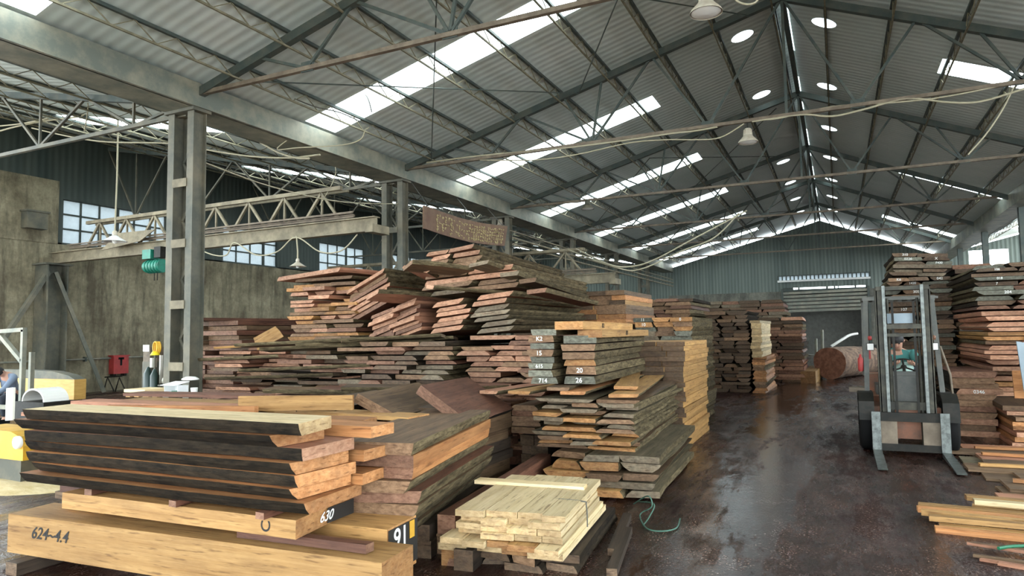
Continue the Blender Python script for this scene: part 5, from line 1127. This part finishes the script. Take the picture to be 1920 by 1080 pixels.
b.tube([c0+ax @ Vector((.165*math.cos(2*math.pi*k/24), .165*math.sin(2*math.pi*k/24), 0)) for k in range(25)], .013, 8)
for k in range(3): t = math.pi/2+2*math.pi*k/3; b.tube([c0, c0+ax @ Vector((.16*math.cos(t), .16*math.sin(t), 0))], .012, 6)
b.lathe([(.001, .02), (.035, .015), (.04, -.01)], c0, 12, M3=ax); b.build('steering_wheel', M_blackm, fk)
b = MB(); b.lathe([(.001, -.004), (.12, -.004), (.12, -.012)], c0, 20, M3=ax); b.build('wheel_disc', M_wheelw, fk)
FB('sticker', M_white, (-.20, -.13, .352, .359, .76, .83))
b = MB(); b.lathe([(.001, .24), (.012, .23), (.016, .20), (.036, .17), (.036, .02), (.028, 0)], (FX-.50, FY+.62, 1.02), 12); b.build('fire_extinguisher', M_red, fk)
FB('side_step', M_tie, (-.66, -.46, .55, .75, .74, .80))
b = MB(); b.tube([(FX+.44, FY+.52, 1.36), (FX+.52, FY+.40, 1.0), (FX+.53, FY+.36, .72)], .014, 6); b.build('stay_rod', M_tie, fk)
FB('red_box', M_red, (-.44, -.36, .9, 1.1, 1.18, 1.32))

# ------------------------------------------------------------------ people
def skin_mesh(name, pts, edges, m, parent, sub=1, root=0):
    """pts: (co, radius)"""
    o0 = WPOS[parent.name]
    me = bpy.data.meshes.new(name); me.from_pydata([tuple(Vector(p)-o0) for p, r in pts], edges, [])
    o = bpy.data.objects.new(name, me); C.objects.link(o)
    md = o.modifiers.new('s', 'SKIN'); sv = me.skin_vertices[0].data
    for i, (p, r) in enumerate(pts): sv[i].radius = (r, r) if not isinstance(r, tuple) else r; sv[i].use_root = (i == root)
    md.use_smooth_shade = True
    ss = o.modifiers.new('d', 'SUBSURF'); ss.levels = sub; ss.render_levels = sub
    dg = bpy.context.evaluated_depsgraph_get(); m2 = bpy.data.meshes.new_from_object(o.evaluated_get(dg)); m2.name = name
    bpy.data.objects.remove(o); m2.materials.clear(); m2.materials.append(m)
    m2.polygons.foreach_set('use_smooth', [True]*len(m2.polygons))
    o = bpy.data.objects.new(name, m2); C.objects.link(o); o.parent = parent; return o
def person(e, J, shirt, trousers, face, name='body', sleeves='long'):
    """J: pelvis, chest, neck, head, lsh, lel, lwr, rsh, rel, rwr, lhip, lkn, lan, rhip, rkn, ran ; face = unit direction the face looks"""
    V = {k: Vector(v) for k, v in J.items()}; P = []; E = []
    def add(p, r, prev=None):
        P.append((Vector(p), r)); i = len(P)-1
        if prev is not None: E.append((prev, i))
        return i
    pel = add(V['pelvis'], .12); bel = add(V['pelvis'].lerp(V['chest'], .5), .115, pel); ch = add(V['chest'], .13, bel); nk = add(V['neck'], .055, ch)
    f = Vector(face).normalized(); hd = V['head']; upv = (hd-V['neck']).normalized()
    h1 = add(hd-upv*.06+f*.02, .068, nk); h2 = add(hd+upv*.01, .088, h1); h3 = add(hd+upv*.075-f*.005, .062, h2)
    for s in 'lr':
        sh = add(V[s+'sh'], .055, ch); el = add(V[s+'el'], .04, sh); wr = add(V[s+'wr'], .027, el)
        dr = (V[s+'wr']-V[s+'el']).normalized(); side = dr.cross(Vector((0, 0, 1))).normalized(); dn_ = side.cross(dr)
        pm = add(V[s+'wr']+dr*.05, .03, wr)
        for k, (o_, ln) in enumerate(((-.030, .062), (-.010, .075), (.010, .070), (.030, .055))):
            k1 = add(V[s+'wr']+dr*.085+side*o_, .0095, pm); k2 = add(V[s+'wr']+dr*(.085+ln*.55)+side*o_*1.1+dn_*.012, .0085, k1); add(V[s+'wr']+dr*(.085+ln*.75)+side*o_*1.1+dn_*.04, .0075, k2)
        sg = 1 if s == 'l' else -1
        t1 = add(V[s+'wr']+dr*.045+side*.038*sg, .011, pm); add(V[s+'wr']+dr*.075+side*.052*sg+dn_*.012, .009, t1)
        hp_ = add(V[s+'hip'], .085, pel); kn = add(V[s+'kn'], .055, hp_); an = add(V[s+'an'], .038, kn); add(V[s+'an']+Vector((0, -.06, -.03)), .036, an)
    body = skin_mesh(name, P, E, M_skin, e, 2)
    # face: nose, eyes, mouth, ears
    sd = f.cross(upv).normalized(); up2 = sd.cross(f).normalized(); b = MB()
    b.tube([hd+f*.082+up2*.012, hd+f*.108-up2*.018, hd+f*.088-up2*.024], [.007, .013, .008], 6)
    b.build('nose', M_skin, e)
    for s_ in (-1, 1): b = MB(); b.tube([hd+sd*s_*.082+up2*.02, hd+sd*s_*.092, hd+sd*s_*.083-up2*.022], [.012, .015, .009], 6); b.build('ear', M_skin, e)
    for s_ in (-1, 1): b = MB(); b.lathe([(.001, .007), (.009, .005), (.012, 0)], hd+sd*s_*.032+f*.080+up2*.014, 8, M3=f.to_track_quat('Z', 'Y').to_matrix()); b.build('eye', M_hair, e)
    b = MB(); b.tube([hd-sd*.022+f*.078-up2*.042, hd+f*.086-up2*.044, hd+sd*.022+f*.078-up2*.042], .005, 5); b.build('mouth', mat('lips', (.35, .12, .10), .5), e)
    # hair cap
    b = MB(); n = 16; q = (upv*.9-f*.45).normalized(); rot = q.to_track_quat('Z', 'Y').to_matrix(); rnd = random.Random(2)
    prof = [(.001, .110), (.045, .104), (.078, .078), (.096, .04), (.099, .0), (.090, -.03)]
    b.lathe(prof, hd+upv*.018-f*.006, n, M3=rot); b.build('hair', M_hair, e)
    # clothes over the same skeleton
    P2 = []; E2 = []
    def a2(p, r, prev=None):
        P2.append((Vector(p), r)); i = len(P2)-1
        if prev is not None: E2.append((prev, i))
        return i
    i0 = a2(V['pelvis'].lerp(V['chest'], .1), .138); i1 = a2(V['pelvis'].lerp(V['chest'], .55), .135, i0); i2 = a2(V['chest'], .150, i1); a2(V['neck'].lerp(V['chest'], .45), .085, i2)
    for s in 'lr': j = a2(V[s+'sh'], .072, i2); k = a2(V[s+'el'], .054, j); a2(V[s+'el'].lerp(V[s+'wr'], .8 if sleeves == 'long' else .1), .044, k)
    skin_mesh('shirt', P2, E2, shirt, e, 2)
    P2 = []; E2 = []
    i0 = a2(V['pelvis'], .145)
    for s in 'lr': j = a2(V[s+'hip'], .105, i0); k = a2(V[s+'kn'], .075, j); a2(V[s+'kn'].lerp(V[s+'an'], .9), .058, k)
    skin_mesh('trousers', P2, E2, trousers, e, 2)
    for s in 'lr': b = MB(); p = V[s+'an']; b.box(p.x-.045, p.x+.045, p.y-.17, p.y+.07, p.z-.085, p.z-.01); b.build('shoe', M_black, e)
drv = empty('person', (FX+.02, FY+1.25, .88), 'person in a teal shirt sitting bent over the forklift wheel', 'person')
person(drv, dict(pelvis=(FX+.0, FY+1.27, .98), chest=(FX, FY+1.13, 1.22), neck=(FX-.01, FY+1.04, 1.32), head=(FX-.03, FY+.97, 1.42), lsh=(FX+.17, FY+1.08, 1.25), lel=(FX+.23, FY+.88, 1.10), lwr=(FX+.15, FY+.72, 1.12), rsh=(FX-.17, FY+1.08, 1.25), rel=(FX-.23, FY+.88, 1.10), rwr=(FX-.12, FY+.72, 1.12),
    lhip=(FX+.09, FY+1.2, .95), lkn=(FX+.13, FY+.86, .98), lan=(FX+.13, FY+.78, .68), rhip=(FX-.09, FY+1.2, .95), rkn=(FX-.13, FY+.86, .98), ran=(FX-.13, FY+.78, .68)), M_teal, M_trous, (0, -.85, -.5))
hp = at(2, 699, Y=7.6); hx, hy_, hz_ = hp.x-.05, 7.6, hp.z
wk = empty('person', (hx-.15, 7.9, 0), 'dark-haired person in a grey-blue shirt crouching at the left edge', 'person')
person(wk, dict(pelvis=(hx-.25, 8.0, .52), chest=(hx-.05, 7.8, .86), neck=(hx-.01, 7.68, .98), head=(hx, 7.6, hz_), lsh=(hx+.17, 7.78, .92), lel=(hx+.25, 7.55, .68), lwr=(hx+.14, 7.35, .60), rsh=(hx-.17, 7.72, .92), rel=(hx-.22, 7.5, .68), rwr=(hx-.05, 7.32, .60),
    lhip=(hx-.15, 7.95, .50), lkn=(hx+.08, 7.62, .52), lan=(hx-.05, 7.75, .10), rhip=(hx-.33, 7.95, .50), rkn=(hx-.3, 7.6, .50), ran=(hx-.35, 7.8, .10)), M_bshirt, M_trous, (.3, -.9, -.35))
for o in C.objects:
    if o.parent is None and 'category' in o.keys() and 'kind' not in o.keys(): o['kind'] = 'thing'
